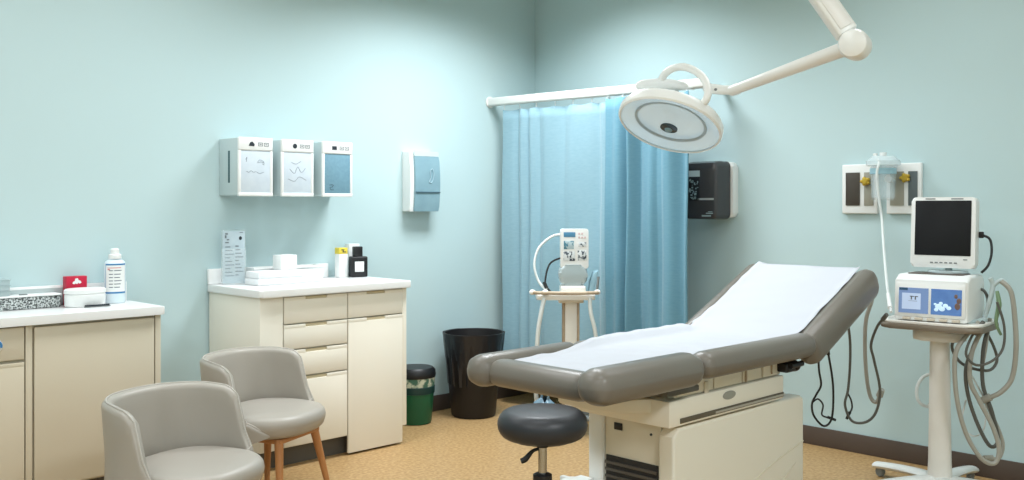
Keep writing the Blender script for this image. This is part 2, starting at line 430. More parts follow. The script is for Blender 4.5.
# folded white packs, a stack of two plus one beside
def pack(x0, x1, y0, y1, z0, h, label, group):
    o = thing('paper_pack', label, 'paper pack', ((x0+x1)/2, (y0+y1)/2, z0), group=group)
    b = MB(); n = 3
    b.box(x0, x1, y0, y1, z0+0.0005, z0+h, 0.006, 2)
    bo = b.build('pack_body', PACK, o)
    e = MB()
    for i in range(1, n): e.box(x0+0.01, x1-0.01, y0-0.0008, y0+0.004, z0+h*i/n-0.001, z0+h*i/n+0.001)
    e.build('fold', PAPERD, bo)
    return o
G = 'white paper packs on the worktop'
pack(2.715, 3.0, 4.70, 4.85, CT, 0.036, 'flat white paper pack lowest in the stack on the worktop', G)
pack(2.72, 2.995, 4.705, 4.845, CT+0.0365, 0.038, 'flat white paper pack lying on top of another by the leaflet stand', G)
pack(3.006, 3.15, 4.73, 4.86, CT, 0.066, 'thick white paper pack beside the stacked pair, nearest the yellow-topped carton', G)
o = thing('tissue_carton', 'small plain white carton standing on the paper packs', 'box', (2.94, 4.80, CT+0.075))
b = MB(); b.box(2.885, 2.99, 4.755, 4.84, CT+0.0755, CT+0.158, 0.003); cb = b.build('carton', WHITEP, o)
MB().box(2.91, 2.968, 4.785, 4.81, CT+0.1582, CT+0.161, 0.001).build('opening_flap', PAPERD, cb)
# low white dish/box behind packs
o = thing('storage_box', 'long low white open box behind the paper packs', 'box', (3.1, 4.93, CT))
b = MB()
x0, x1, y0, y1, z0, z1 = 2.79, 3.24, 4.875, 4.978, CT+0.001, CT+0.086
b.box(x0, x1, y0, y1, z0, z0+0.004); b.box(x0, x1, y0, y0+0.004, z0+.004, z1, .001); b.box(x0, x1, y1-0.004, y1, z0+.004, z1, .001)
b.box(x0, x0+0.004, y0+.004, y1-.004, z0+.004, z1, .001); b.box(x1-0.004, x1, y0+.004, y1-.004, z0+.004, z1, .001)
b.build('box_walls', WHITEP, o)
b = MB(); b.box(x0-.004, x1+.004, y0-.004, y0, z1-.012, z1, .001); b.box(x0-.004, x1+.004, y1, y1+.004, z1-.012, z1, .001); b.build('rim', TOPW, o)
# slim carton with a yellow top
o = thing('medicine_carton', 'slim white carton with a yellow top flap beside the black bottle', 'box', (3.405, 4.925, CT))
b = MB(); b.box(3.375, 3.435, 4.90, 4.95, CT+0.001, CT+0.142, 0.002); b.build('carton', WHITEP, o)
b = MB(); b.box(3.375, 3.435, 4.90, 4.95, CT+0.1425, CT+0.180, 0.002); yb = b.build('yellow_top', YELLOW, o)
b = MB()
b.prism([(3.389, .165), (3.398, .165), (3.398, .152), (3.42, .152), (3.42, .157), (3.405, .157), (3.405, .165), (3.412, .170), (3.389, .170)], 0, 0.0012, M=axes((0, 4.9, CT), (1, 0, 0), (0, 0, 1), (0, -1, 0)))
b.build('lettering', INKD, yb)
# black bottle with blank white label, white carton behind
o = thing('medicine_carton', 'white carton standing behind the black bottle', 'box', (3.51, 4.96, CT))
b = MB(); b.box(3.47, 3.548, 4.935, 4.985, CT+0.001, CT+0.20, 0.002); cb = b.build('carton', WHITEP, o)
b = MB(); b.box(3.515, 3.545, 4.9338, 4.9352, CT+0.158, CT+0.165); b.build('lettering', INK, cb)
o = thing('bottle', 'square black bottle with a blank white label on the worktop', 'bottle', (3.495, 4.885, CT))
Mk = Matrix.Translation((3.497, 4.88, CT)) @ Matrix.Rotation(R(-18), 4, 'Z') @ Matrix.Diagonal((1.05, 1, 1.12, 1))
b = MB(); b.M = Mk; b.box(-0.05, 0.05, -0.03, 0.03, 0.001, 0.112, 0.008, 3); bo = b.build('bottle_body', BLACKP, o)
b = MB(); b.M = Mk; b.box(-0.03, 0.022, -0.022, 0.022, 0.1122, 0.166, 0.005, 2); b.build('cap', BLACKP, o)
b = MB(); b.M = Mk; b.box(-0.028, 0.026, -0.0312, -0.0302, 0.03, 0.085, 0.0003); b.build('label', WHITEP, bo)

# ------------------------------------------------------------------ glove dispensers on the wall
def glove(x0, label, front, kind, first):
    y0, z0, z1, w_ = 4.79, 1.432, 1.748, 0.205
    o = thing('glove_dispenser', label, 'dispenser', (x0+w_/2, YW, z0), group='glove dispensers in a row on the wall')
    x1 = x0+w_
    b = MB(); b.box(x0, x1, y0+0.012, YW-0.001, z0, z1, 0.006, 3); bd = b.build('housing', GREYP, o)
    # slot on the exposed side
    if first:
        MB().box(x0-0.0012, x0+0.002, 4.885, 4.905, z0+0.07, z1-0.07, 0.0005).build('side_slot', mat('slot_teal', (58, 92, 98), 0.6), bd)
    # front frame
    b = MB(); f = 0.014
    b.box(x0-0.003, x1+0.003, y0-0.006, y0+0.0118, z1-0.07, z1+0.002, 0.006, 3)
    b.box(x0-0.003, x0+f, y0-0.004, y0+0.0118, z0+0.012, z1-0.068, 0.004); b.box(x1-f, x1+0.003, y0-0.004, y0+0.0118, z0+0.012, z1-0.068, 0.004)
    b.box(x0-0.003, x1+0.003, y0-0.006, y0+0.0118, z0-0.004, z0+0.016, 0.004)
    fr = b.build('front_frame', WHITEP, o)
    b = MB(); b.box(x0+f-0.002, x1-f+0.002, y0-0.001, y0+0.0115, z0+0.014, z1-0.066, 0.002); wn = b.build('window_panel', front, o)
    # header marks
    b = MB(); zc = z1-0.035; yf = y0-0.0068
    if kind == 0:
        b.prism([(-.018, -.010), (.016, -.012), (.018, .0), (.004, .014), (-.008, .010)], 0, 0.001, M=axes((x0+0.075, yf+.001, zc), (1, 0, 0), (0, 0, 1), (0, -1, 0)))
    elif kind == 1:
        b.lathe([(0, 0), (.014, 0), (.014, .001), (0, .001)], 16, axes((x0+0.082, yf+.001, zc), (1, 0, 0), (0, 0, 1), (0, -1, 0)))
    else:
        b.box(x0+.062, x0+.094, yf, yf+.001, zc-.011, zc+.011)
    b.build('emblem', INKD, fr)
    b = MB()
    for q in range(2):
        xx = x0+0.115+q*0.036
        b.box(xx, xx+.028, yf, yf+.001, zc-.010, zc-.007); b.box(xx, xx+.028, yf, yf+.001, zc+.007, zc+.010)
        b.box(xx, xx+.003, yf, yf+.001, zc-.007, zc+.007); b.box(xx+.025, xx+.028, yf, yf+.001, zc-.007, zc+.007)
        b.box(xx+.008, xx+.02, yf, yf+.001, zc-.002, zc+.002)
    b.build('lettering', INK, fr)
    # faint outlines on the window
    b = MB(); yw = y0-0.0014
    def sk(pts): b.tube([(x0+u*w_, yw, z0+v*(z1-z0)) for u, v in pts], 0.0012, n=5, k=4)
    if kind == 0:
        sk([(.55, .58), (.62, .62), (.72, .60), (.76, .56)]); sk([(.56, .57), (.66, .585), (.74, .57)]); sk([(.70, .55), (.76, .535)])
        sk([(.22, .42), (.3, .40), (.36, .43), (.44, .40), (.5, .42)]); sk([(.52, .41), (.62, .385), (.74, .41)])
        sk([(.2, .62), (.24, .66), (.22, .58)])
    elif kind == 1:
        sk([(.25, .48), (.4, .40), (.5, .52), (.62, .42), (.75, .5)]); sk([(.2, .3), (.4, .26), (.55, .34), (.78, .28)]); sk([(.3, .6), (.45, .57), (.6, .62)])
    else:
        sk([(.22, .2), (.3, .21), (.36, .2), (.30, .165), (.24, .16), (.28, .12), (.38, .115)])
    b.build('print_pattern', mat('faint_print', (130, 142, 156), 0.7) if kind < 2 else INKD, wn)
glove(2.647, 'glove dispenser with a dark side slot and scribbled white pack', GLOVEBOX, 0, True)
glove(2.912, 'glove dispenser with white pack between the two other dispensers', GLOVEBOX, 1, False)
glove(3.182, 'glove dispenser whose window shows a blue pack', GLOVEBLUE, 2, False)

# ------------------------------------------------------------------ soap dispenser on the cabinet wall
o = thing('soap_dispenser', 'white soap dispenser with a smoky blue cover on the cabinet wall', 'dispenser', (4.055, YW, 1.34))
sx0, sx1, sz0, sz1 = 3.935, 4.172, 1.338, 1.73
def side_prof(d0, k=0.0):      # (depth from wall, z) bulged front
    P = []
    for i in range(13):
        t = i/12; z = sz0+(sz1-sz0)*t
        bul = d0*(0.80+0.20*math.sin(PI*(0.12+0.80*t)))
        P.append((bul, z))
    return P
def bulge(x0, x1, prof, z_lo, z_hi, back=0.0):
    b = MB(); P = [(d, z) for d, z in prof if z_lo-1e-4 <= z <= z_hi+1e-4]
    poly = [(back, P[0][1])]+P+[(back, P[-1][1])]
    b.prism(poly, x0, x1, 0.008, 3, M=axes((0, YW-0.0002, 0), (0, -1, 0), (0, 0, 1), (-1, 0, 0)) @ Matrix.Diagonal((1, 1, -1, 1)))
    return b
pr = side_prof(0.105)
bulge(sx0, sx1, [(d*0.86, z) for d, z in pr], 0, 9).build('housing', WHITEP, o)
cv = bulge(sx0+0.03, sx1+0.001, pr, sz0-0.01, sz1-0.03, back=0.06); cvo = cv.build('cover', SMOKEB, o)
bulge(sx0+0.028, sx1+0.002, [(d*1.0+0.001, z) for d, z in pr], sz1-0.034, sz1, back=0.06).build('top_band', GREYP, o)
b = MB(); yq = YW-0.111
b.box(sx0+0.03, sx1, yq+.0005, yq+.006, 1.462, 1.466); b.build('seam', mat('seam_blue', (64, 92, 108), 0.5), cvo)
b = MB()
b.tube([(4.075, yq+.003, 1.53), (4.09, yq+.002, 1.56), (4.085, yq+.002, 1.60), (4.105, yq+.002, 1.615), (4.115, yq+.002, 1.575), (4.10, yq+.003, 1.53), (4.08, yq+.003, 1.525)], 0.002, n=6)
b.build('emblem', mat('emblem_pale_blue', (170, 196, 206), 0.5), cvo)

# ------------------------------------------------------------------ curtain track and curtains
RX, RZ = 4.72, 2.10
RSL = 0.095
def rx(y): return RX+RSL*(YW-y)
o = thing('curtain_track', 'white curtain track above the blue curtains, fixed to the cabinet wall', 'curtain rail', (RX, YW, RZ))
rd = Vector((-RSL, 1, 0)).normalized(); rl = (YW-0.006-3.31)/rd.y
b = MB(); b.prism(rrect(-0.03, 0.03, -0.024, 0.034, 0.012, 4), 0, rl, 0.006, 2, M=axes((rx(3.31), 3.31, RZ), (rd.y, -rd.x, 0), (0, 0, 1), rd))
b.build('rail', WHITEM, o)
MB().lathe([(0, 0), (0.04, 0), (0.04, 0.008), (0.03, 0.014), (0, 0.014)], 24, axes((RX, YW-0.0005, RZ+.005), (1, 0, 0), (0, 0, 1), (0, -1, 0))).build('end_flange', WHITEM, o)
MB().box(rx(3.38)+0.031, XW-0.0005, 3.365, 3.395, RZ-0.015, RZ+0.02, 0.004).build('wall_bracket', WHITEM, o)
def curtain(name, label, y0, y1, xoff, amp, waves, m, z0, z1, ph, hooks):
    o = thing(name, label, 'curtain', (RX+xoff, (y0+y1)/2, z0), group='blue privacy curtains on the track')
    n = 170; nv = 26; rnd = random.Random(ph*10)
    jit = [rnd.uniform(-0.5, 0.5) for _ in range(12)]
    def f(i, j):
        t = i/(n-1); v = j/(nv-1); z = z0+(z1-z0)*v
        u = t*waves+0.35*math.sin(2*PI*t*1.3+ph)+0.18*math.sin(2*PI*t*2.7+jit[0])
        spread = 1-0.35*v
        a = amp*spread*(0.6+0.4*math.sin(2*PI*t*1.7+jit[1]))
        s_ = math.sin(2*PI*u+ph)
        x = rx(y0+(y1-y0)*t)+xoff+a*(s_+0.25*math.sin(4*PI*u+jit[2]))+0.006*math.sin(9*v+12*t)
        y = y0+(y1-y0)*t+0.35*a*math.sin(4*PI*u+1.0+ph)*0.3
        if v > 0.97: z -= 0.010*abs(math.sin(PI*hooks*t))
        return (x, y, z)
    b = MB(); b.grid(f, n, nv)
    c = b.build('drape', m, o, smooth=80)
    sd = c.modifiers.new('cloth_thickness', 'SOLIDIFY'); sd.thickness = 0.003
    # hem bands
    b = MB(); b.grid(lambda i, j: tuple(Vector(f(i, 0))+Vector((-0.0035, 0, 0.0 if j == 0 else 0.045))), n, 2)
    h = b.build('hem', m, c, smooth=80)
    sd = h.modifiers.new('cloth_thickness', 'SOLIDIFY'); sd.thickness = 0.003
    for q in range(hooks+1):
        t = min(0.985, max(0.015, q/hooks)); p = Vector(f(round(t*(n-1)), nv-1))
        hk = MB(); hk.tube([p+Vector((0, 0, -0.015)), p+Vector((0, 0, 0.01)), Vector((rx(p.y), p.y, RZ-0.027))], 0.003, n=6, smooth=False)
        hk.build('hook', WHITEP, o)
    return o
curtain('privacy_curtain', 'pale blue curtain hanging behind the monitor trolley beside the black bin', 3.98, 4.89, 0.0, 0.020, 5.5, CURT, 0.11, 2.045, 0.4, 6)
curtain('privacy_curtain', 'deeper blue curtain with strong folds next to the smoked towel dispenser', 3.375, 4.0, -0.045, 0.055, 3.4, CURT2, 0.09, 2.06, 1.9, 5)

# ------------------------------------------------------------------ bins
o = thing('waste_bin', 'tall black round bin with a black liner by the blue curtain', 'bin', (4.315, 4.735, 0))
Mb = Matrix.Translation((4.315, 4.735, 0))
MB().lathe([(0, 0.002), (0.138, 0.002), (0.145, 0.012), (0.195, 0.50), (0.203, 0.545), (0.19, 0.545), (0.14, 0.03), (0, 0.03)], 48, Mb).build('bin_body', BLACKB, o)
b = MB(); n = 64
def lf_(i, j):
    a = 2*PI*i/n; v = j/13
    wob = 0.004*math.sin(9*a+1)+0.003*math.sin(17*a+6*v)
    if v < 0.5:   # outside skirt going up
        t = v/0.5; z = 0.385+t*0.175+(1-t)*0.008*math.sin(5*a); r = 0.1845+t*0.0235+wob*(1-t*0.5)
    else:         # inside going down
        t = (v-0.5)/0.5; z = 0.56-t*0.35+0.004*math.sin(7*a); r = 0.205-0.03*t-0.02*t*abs(math.sin(11*a))+wob
    return (4.315+r*math.cos(a), 4.735+r*math.sin(a), z)
b.grid(lambda i, j: lf_(i, j), n, 14, cu=True)
b.build('liner', LINER, o, smooth=60)
o = thing('waste_bin', 'small green bin with black lid beside the four-drawer cabinet', 'bin', (3.925, 4.835, 0))
Mb = Matrix.Translation((3.905, 4.835, 0)) @ Matrix.Diagonal((0.87, 0.87, 0.96, 1))
MB().lathe([(0, 0.002), (0.112, 0.002), (0.12, 0.015), (0.140, 0.235), (0, 0.235)], 40, Mb).build('bin_body', GREEN, o)
MB().lathe([(0.137, 0.2), (0.1425, 0.202), (0.145, 0.245), (0.140, 0.248)], 40, Mb).build('band', mat('dark_green_band', (16, 54, 52), 0.4), o)
MB().lathe([(0.134, 0.236), (0.1405, 0.249), (0.1445, 0.31), (0.138, 0.311)], 40, Mb).build('wrap', WRAP, o)
MB().lathe([(0.12, 0.30), (0.148, 0.305), (0.152, 0.322), (0.147, 0.352), (0.13, 0.368), (0, 0.372)], 40, Mb).build('lid', BLACKP, o)

# ------------------------------------------------------------------ monitor trolley by the curtain
TX, TY, TA = 4.40, 3.955, R(-44)
o = thing('monitor_trolley', 'worn white trolley stand in front of the pale blue curtain', 'trolley', (TX, TY, 0), TA)
def lb(): return MB()
b = lb(); b.box(-0.036, 0.036, -0.03, 0.03, 0.10, 0.80, 0.004); b.box(-0.075, 0.075, -0.05, 0.05, 0.79, 0.815, 0.004); b.build('column', OFFW, o, local=True)
b = lb(); b.box(-0.052, -0.0365, -0.028, 0.028, 0.12, 0.80, 0.003); b.box(0.0365, 0.052, -0.028, 0.028, 0.12, 0.80, 0.003); b.build('column_edging', RUST, o, local=True)
b = lb(); b.prism(rrect(-0.21, 0.14, -0.13, 0.13, 0.03), 0.8155, 0.845, 0.005); sh = b.build('shelf', OFFW, o, local=True)
b = lb(); b.tube([(-0.23, -0.12, 0.862), (-0.2, -0.142, 0.86), (0.0, -0.146, 0.858), (0.13, -0.142, 0.86), (0.155, -0.12, 0.862)], 0.011, n=10); b.build('front_rail', RUST, o, local=True)
for sx in (-0.235, -0.16, 0.15):
    b = lb(); b.ell((sx, -0.12, 0.862), 0.02, 0.02, 0.016); b.build('rail_knob', OFFW, o, local=True)
b = lb(); b.tube([(-0.165, -0.13, 0.83), (-0.185, -0.14, 0.74), (-0.205, -0.14, 0.6), (-0.215, -0.13, 0.30), (-0.20, -0.05, 0.13)], 0.013, n=10); b.build('side_pipe', HOSEW, o, local=True)
b = lb(); b.tube([(0.105, -0.13, 0.83), (0.11, -0.14, 0.74), (0.14, -0.14, 0.60), (0.16, -0.12, 0.30), (0.14, -0.05, 0.13)], 0.012, n=10); b.build('side_pipe', HOSEW, o, local=True)
b = lb()
for a in (35, 145, 215, 325):
    b.tube([(0, 0, 0.11), (0.12*math.cos(R(a)), 0.12*math.sin(R(a)), 0.10), (0.24*math.cos(R(a)), 0.24*math.sin(R(a)), 0.075)], 0.018, n=10)
b.build('base', GREYD, o, local=True)
for a in (35, 145, 215, 325):
    b = lb(); x, y = 0.24*math.cos(R(a)), 0.24*math.sin(R(a))
    b.lathe([(0, -0.012), (0.026, -0.012), (0.03, -0.006), (0.03, 0.006), (0.026, 0.012), (0, 0.012)], 20, axes((x, y, 0.031), (1, 0, 0), (0, 0, 1), (0, -1, 0)))
    b.cyl((x, y, 0.034), (x, y, 0.08), 0.008); b.build('caster', BLACKP, o, local=True)
# blue bag hanging at the base
o2 = thing('plastic_bag', 'crumpled blue-grey plastic bag on the floor at the trolley base', 'bag', (4.10, 3.885, 0))
b = MB(); n = 30
def bagf(i, j):
    a = 2*PI*i/n; v = j/11
    r = (0.085*math.sin(PI*min(1, 0.12+0.8*(1-v)))**0.6)*(1+0.16*math.sin(5*a+7*v)+0.1*math.sin(9*a-5*v))
    if j == 11: r *= 0.5
    return (4.10+r*math.cos(a)*0.9, 3.885+r*math.sin(a), 0.003+0.25*v*(1+0.06*math.sin(3*a)))
V = b.grid(bagf, n, 12, cu=True); b.bm.faces.new([V[i][0] for i in range(n)][::-1])
b.build('bag_body', BAG, o2, smooth=70)
b = MB(); b.tube([(4.10, 3.865, 0.235), (4.095, 3.855, 0.285), (4.11, 3.895, 0.315), (4.105, 3.915, 0.27), (4.10, 3.905, 0.235)], 0.007, n=8); b.build('bag_handle', BAG, o2)

# patient monitor on the trolley
o = thing('vital_signs_monitor', 'white upright monitor with printed panels standing on the trolley shelf', 'medical device', (TX+0.008, TY-0.008, 0.846), TA)
o.scale = (0.88, 1, 1.13)
b = lb(); b.prism(rrect(-0.085, 0.105, 0.135, 0.345, 0.012), -0.03, 0.055, 0.006, 3, M=axes((0, 0, 0), (1, 0, 0), (0, 0, 1), (0, -1, 0)))
bd = b.build('casing', WHITEP, o, local=True)
b = lb(); b.prism(rrect(-0.098, 0.098, 0.045, 0.155, 0.045, 8), -0.05, 0.06, 0.02, 4, M=axes((0, 0, 0), (1, 0, 0), (0, 0, 1), (0, -1, 0)))
b.build('roller_housing', mat('satin_grey', (176, 188, 190), 0.25, metal=0.3), o, local=True)
b = lb(); b.box(-0.085, 0.085, -0.08, 0.08, 0.001, 0.043, 0.01, 3); b.build('foot', OFFW, o, local=True)
yf = -0.0562
b = lb(); b.box(-0.065, 0.015, yf, yf+.001, 0.302, 0.328, 0.0003); b.build('display', mat('lcd_teal', (74, 128, 158), 0.3, emit=(74, 128, 158), estr=0.15), bd, local=True)
b = lb(); b.box(-0.064, 0.005, yf, yf+.001, 0.238, 0.282, 0.0003); b.build('print_panel', mat('panel_teal', (70, 126, 146), 0.5, col2=(180, 200, 206), vscale=45, contrast=(.45, .55)), bd, local=True)
b = lb(); b.box(0.038, 0.09, yf, yf+.001, 0.25, 0.275, 0.0003); b.build('print_panel', mat('panel_marks', (60, 72, 84), 0.5, col2=(214, 220, 222), vscale=60, contrast=(.42, .5)), bd, local=True)
b = lb(); b.box(-0.068, 0.012, yf, yf+.001, 0.175, 0.225, 0.0003); b.box(0.03, 0.095, yf, yf+.001, 0.178, 0.23, .0003); b.build('print_panel', mat('panel_marks', (60, 72, 84), 0.5), bd, local=True)
b = lb()
for i in range(5): b.box(0.035+(i % 3)*0.02, 0.048+(i % 3)*0.02, yf, yf+.001, 0.295+(i//3)*0.02, 0.305+(i//3)*0.02, 0.0003)
b.build('key', mat('pale_red_key', (214, 190, 190), 0.5), bd, local=True)
# hoses arching from the device
o = thing('breathing_hose', 'white hose looping out from the monitor on the trolley', 'hose', (TX, TY, 0.85))
Mt = Matrix.Translation((TX, TY, 0)) @ Matrix.Rotation(TA, 4, 'Z')
b = MB(); b.M = Mt; b.tube([(-0.055, 0.012, 1.20), (-0.10, 0.0, 1.195), (-0.15, -0.01, 1.165), (-0.20, -0.03, 1.11), (-0.222, -0.05, 1.02), (-0.20, -0.07, 0.93), (-0.165, -0.09, 0.885), (-0.15, -0.1, 0.877)], 0.0075, n=10); b.build('hose', HOSEW, o)
b = MB(); b.M = Mt; b.tube([(-0.165, -0.09, 0.92), (-0.15, -0.10, 0.885)], 0.011, n=10, smooth=False); b.build('connector', CABLE, o)
o = thing('sensor_cable', 'thin dark cable beside the monitor on the trolley', 'cable', (TX-.05, TY, 0.85))
b = MB(); b.M = Mt; b.tube([(-0.055, 0.0, 1.06), (-0.10, -0.01, 1.045), (-0.13, -0.02, 1.02), (-0.15, -0.04, 0.965), (-0.155, -0.06, 0.90), (-0.12, -0.075, 0.858), (-0.1, -0.09, 0.853)], 0.006, n=8); b.build('cable', CABLE, o)
b = MB(); b.M = Mt; b.box(-0.11, -0.088, -0.102, -0.085, 0.846, 0.86, 0.002); b.build('plug', GREYD, o)
o = thing('cuff_holder', 'pale blue plastic holder at the end of the trolley shelf', 'holder', (TX, TY, 0.86))
b = MB(); b.M = Mt
b.prism([(0.105, 0.848), (0.135, 0.848), (0.15, 0.92), (0.165, 0.985), (0.135, 0.975), (0.115, 0.92)], -0.05, 0.03, 0.01, 3, M=axes((0, 0, 0), (1, 0, 0), (0, 0, 1), (0, -1, 0)))
b.build('pouch', TEALP, o)
b = MB(); b.M = Mt; b.tube([(0.15, -0.056, 0.85), (0.158, -0.06, 0.90), (0.163, -0.056, 0.95)], 0.008, n=8); b.build('clip', GREYD, o)

# ------------------------------------------------------------------ towel dispenser on wall_right
ty0, ty1, tz0, tz1 = 3.28, 3.55, 1.292, 1.648
o = thing('towel_dispenser', 'smoked black paper towel dispenser on the wall beside the deeper blue curtain', 'dispenser', (XW, 3.39, tz0))
Mx = axes((XW-0.001, 0, 0), (0, 1, 0), (0, 0, 1), (-1, 0, 0))     # local (y, z, out from wall)
b = MB(); b.prism(rrect(ty0-0.004, ty1-0.03, tz0+0.01, tz1-0.004, 0.03), 0.0, 0.061, 0.015, 3, M=Mx); b.build('back_housing', WHITEP, o)
def cover_rings(d0, d1, grow):
    pass
b = MB()
lv = [(0.062, 0.0), (0.13, 0.0), (0.165, 0.004), (0.19, 0.012), (0.20, 0.03)]
def ringpoly(ins): return rrect(ty0+0.012+ins*0.8, ty1-ins, tz0+ins*0.35, tz1-ins*1.1, 0.035)
rr = [ringpoly(i) for _, i in lv]
V = b.grid(lambda i, j: Mx @ Vector((rr[i][j][0], rr[i][j][1], lv[i][0])), len(lv), len(rr[0]), cv=True)
b.bm.faces.new(V[-1]); b.bm.faces.new(V[0][::-1])
tc_ = b.build('cover', SMOKE, o, smooth=30)
def onx(mb, y0, y1, z0, z1, d, th=0.0015): mb.box(XW-d-th, XW-d, y0, y1, z0, z1)
b = MB(); onx(b, ty1-0.13, ty1-0.05, tz1-0.095, tz1-0.058, 0.201); b.build('level_window', GREYP, tc_)
b = MB(); onx(b, ty0+0.04, ty1-0.115, tz0+0.118, tz0+0.13, 0.201); b.build('trim_strip', mat('trim_silver', (176, 180, 180), 0.3), tc_)
b = MB(); onx(b, ty1-0.125, ty1-0.05, tz0+0.115, tz0+0.25, 0.201); pn = b.build('code_panel', BLACKP, tc_)
b = MB(); rn = random.Random(3)
for i in range(34):
    y = ty1-0.122+rn.random()*0.062; z = tz0+0.12+rn.random()*0.118
    onx(b, y, y+0.004+rn.random()*0.012, z, z+0.004+rn.random()*0.008, 0.2026, 0.0008)
b.build('lettering', mat('print_pale', (150, 172, 176), 0.6), pn)
b = MB()
for (y, ww, z, h) in ((3.325, .05, .035, .006), (3.34, .065, .018, .009), (3.33, .03, .045, .004)): onx(b, y, y+ww, tz0+z, tz0+z+h, 0.201)
b.build('emblem', mat('print_pale', (150, 172, 176), 0.6), tc_)

# ------------------------------------------------------------------ wall plates and suction canister on wall_right
def plate(y0, y1, label, m1, m2, knob):
    o = thing('outlet_plate', label, 'wall plate', (XW, (y0+y1)/2, 1.33), group='white outlet plates on the wall')
    z0, z1 = 1.332, 1.605
    b = MB(); b.box(XW-0.028, XW-0.001, y0, y1, z0, z1, 0.006, 3); b.build('plate', WHITEP, o)
    wy = (y1-y0)
    # from the camera the plate runs from y1 to y0
    for (a, c, m) in ((0.12, 0.52, m1), (0.64, 0.90, m2)):
        q = MB(); q.box(XW-0.033, XW-0.0285, y1-c*wy, y1-a*wy, z0+0.045, z1-0.045, 0.0015); q.build('panel', m, o)
    if knob:
        yy, zz = knob
        q = MB(); Mk_ = axes((XW-0.0335, yy, zz), (0, 1, 0), (0, 0, 1), (-1, 0, 0))
        q.lathe([(0, 0), (0.02, 0), (0.022, 0.012), (0.015, 0.024), (0, 0.026)], 20, Mk_)
        for i in range(5):
            a = 2*PI*i/5; q.ell((XW-0.045, yy+0.02*math.cos(a), zz+0.016*math.sin(a)), 0.012, 0.011, 0.010, 10, 6)
        q.build('knob', GOLD, o)
    return o
plate(2.385, 2.59, 'white wall plate with a brown panel and yellow knob, farther from the monitor', PLATEB, PLATEG, (2.445, 1.51))
plate(2.145, 2.335, 'white wall plate partly hidden behind the monitor and clear canister', PLATEG, PLATED, (2.225, 1.525))
o = thing('suction_canister', 'clear suction canister with a pale lid between the white wall plates', 'canister', (5.09, 2.335, 1.4))
Mc = Matrix.Translation((5.06, 2.31, 0))
b = MB(); b.lathe([(0, 1.405), (0.05, 1.405), (0.06, 1.415), (0.066, 1.585), (0.062, 1.585), (0.055, 1.42), (0, 1.412)], 32, Mc); b.build('jar', ACRYL2, o)
b = MB(); b.lathe([(0.0, 1.586), (0.075, 1.586), (0.088, 1.592), (0.088, 1.615), (0.075, 1.622), (0.06, 1.64), (0.0, 1.642)], 32, Mc); b.build('lid', mat('clear_lid', (228, 240, 242), 0.12, alpha=0.5), o)
b = MB(); b.lathe([(0.0665, 1.545), (0.0675, 1.546), (0.0675, 1.575), (0.0665, 1.576)], 32, Mc); b.build('band', mat('pale_blue_band', (158, 196, 208), 0.4), o)
b = MB(); b.cyl((5.06, 2.31, 1.643), (5.06, 2.31, 1.66), 0.018); b.cyl((5.03, 2.34, 1.643), (5.03, 2.34, 1.655), 0.012); b.build('port', WHITEP, o)
b = MB(); b.cyl((5.115, 2.31, 1.52), (XW-0.0005, 2.31, 1.52), 0.02); b.build('wall_bracket', WHITEP, o)
o = thing('suction_tube', 'thin clear white tube dropping from the canister to the equipment cart', 'tube', (5.0, 2.34, 0.9))
b = MB(); b.tube([(5.035, 2.345, 1.652), pt(879, 162, 5.13), pt(877, 172, 5.11), pt(878, 190, 5.11), pt(880, 205, 5.10), pt(882, 220, 5.08), pt(884, 250, 4.95), pt(887, 285, 4.78), pt(890, 304, 4.66), pt(891, 312, 4.60)], 0.007, n=8); b.build('tube', HOSEW, o)
b = MB(); b.cyl(pt(890, 308, 4.63), pt(888, 294, 4.73), 0.011, 0.009); b.build('connector', WHITEP, o)

# ------------------------------------------------------------------ examination table
EX = thing('examination_table', 'grey padded examination table with beige base', 'examination table', (3.4, 2.36, 0))
YN, YF = 2.025, 2.72
zc = 0.79
# base shells
def shell(y0, y1):
    b = MB(); prof = [(2.965, 0.02), (3.90, 0.02), (3.925, 0.05), (3.925, 0.53), (3.90, 0.545), (3.0, 0.545), (2.965, 0.515)]
    b.prism(prof, y0, y1, 0.012, 3, M=axes((0, 0, 0), (1, 0, 0), (0, 0, 1), (0, 1, 0)))
    return b
sh1 = shell(2.15, 2.225).build('base_shell', BEIGE, EX)
# curved accent seam on the near shell
b = MB(); b.tube([(3.14, 2.148, 0.06), (3.30, 2.148, 0.16), (3.60, 2.148, 0.275), (3.915, 2.148, 0.345)], 0.003, n=6); b.build('shell_seam', BEIGE2, sh1)
b = MB(); b.tube([(3.56, 2.147, 0.14), (3.70, 2.146, 0.19), (3.85, 2.147, 0.262)], 0.004, n=6, radii=[.001, .005, .001]); b.build('shell_groove', BEIGE2, sh1)
b = MB(); b.box(2.965, 3.01, 2.50, 2.575, 0.02, 0.555, 0.015, 3); b.box(3.012, 3.92, 2.50, 2.575, 0.02, 0.545, 0.012, 2); b.build('base_shell', WHITEM, EX)
b = MB(); b.box(2.985, 3.90, 2.226, 2.499, 0.02, 0.545, 0.004); core = b.build('front_panel', BEIGE2, EX)
b = MB(); b.box(2.979, 2.9845, 2.235, 2.49, 0.02, 0.392, 0.001); gr = b.build('grille', mat('grille_dark', (44, 40, 36), 0.6), core)
b = MB()
for i in range(13): b.box(2.970, 2.9785, 2.236, 2.489, 0.035+i*0.027, 0.047+i*0.027, 0.002)
b.build('grille_slat', mat('grille_slat_brown', (82, 76, 68), 0.5), gr)
b = MB(); b.box(2.980, 2.9845, 2.41, 2.45, 0.497, 0.525, 0.001); b.build('socket', BLACKP, core)
b = MB(); b.cyl((2.9845, 2.27, 0.505), (2.981, 2.27, 0.505), 0.005, n=12); b.build('screw', INKD, core)
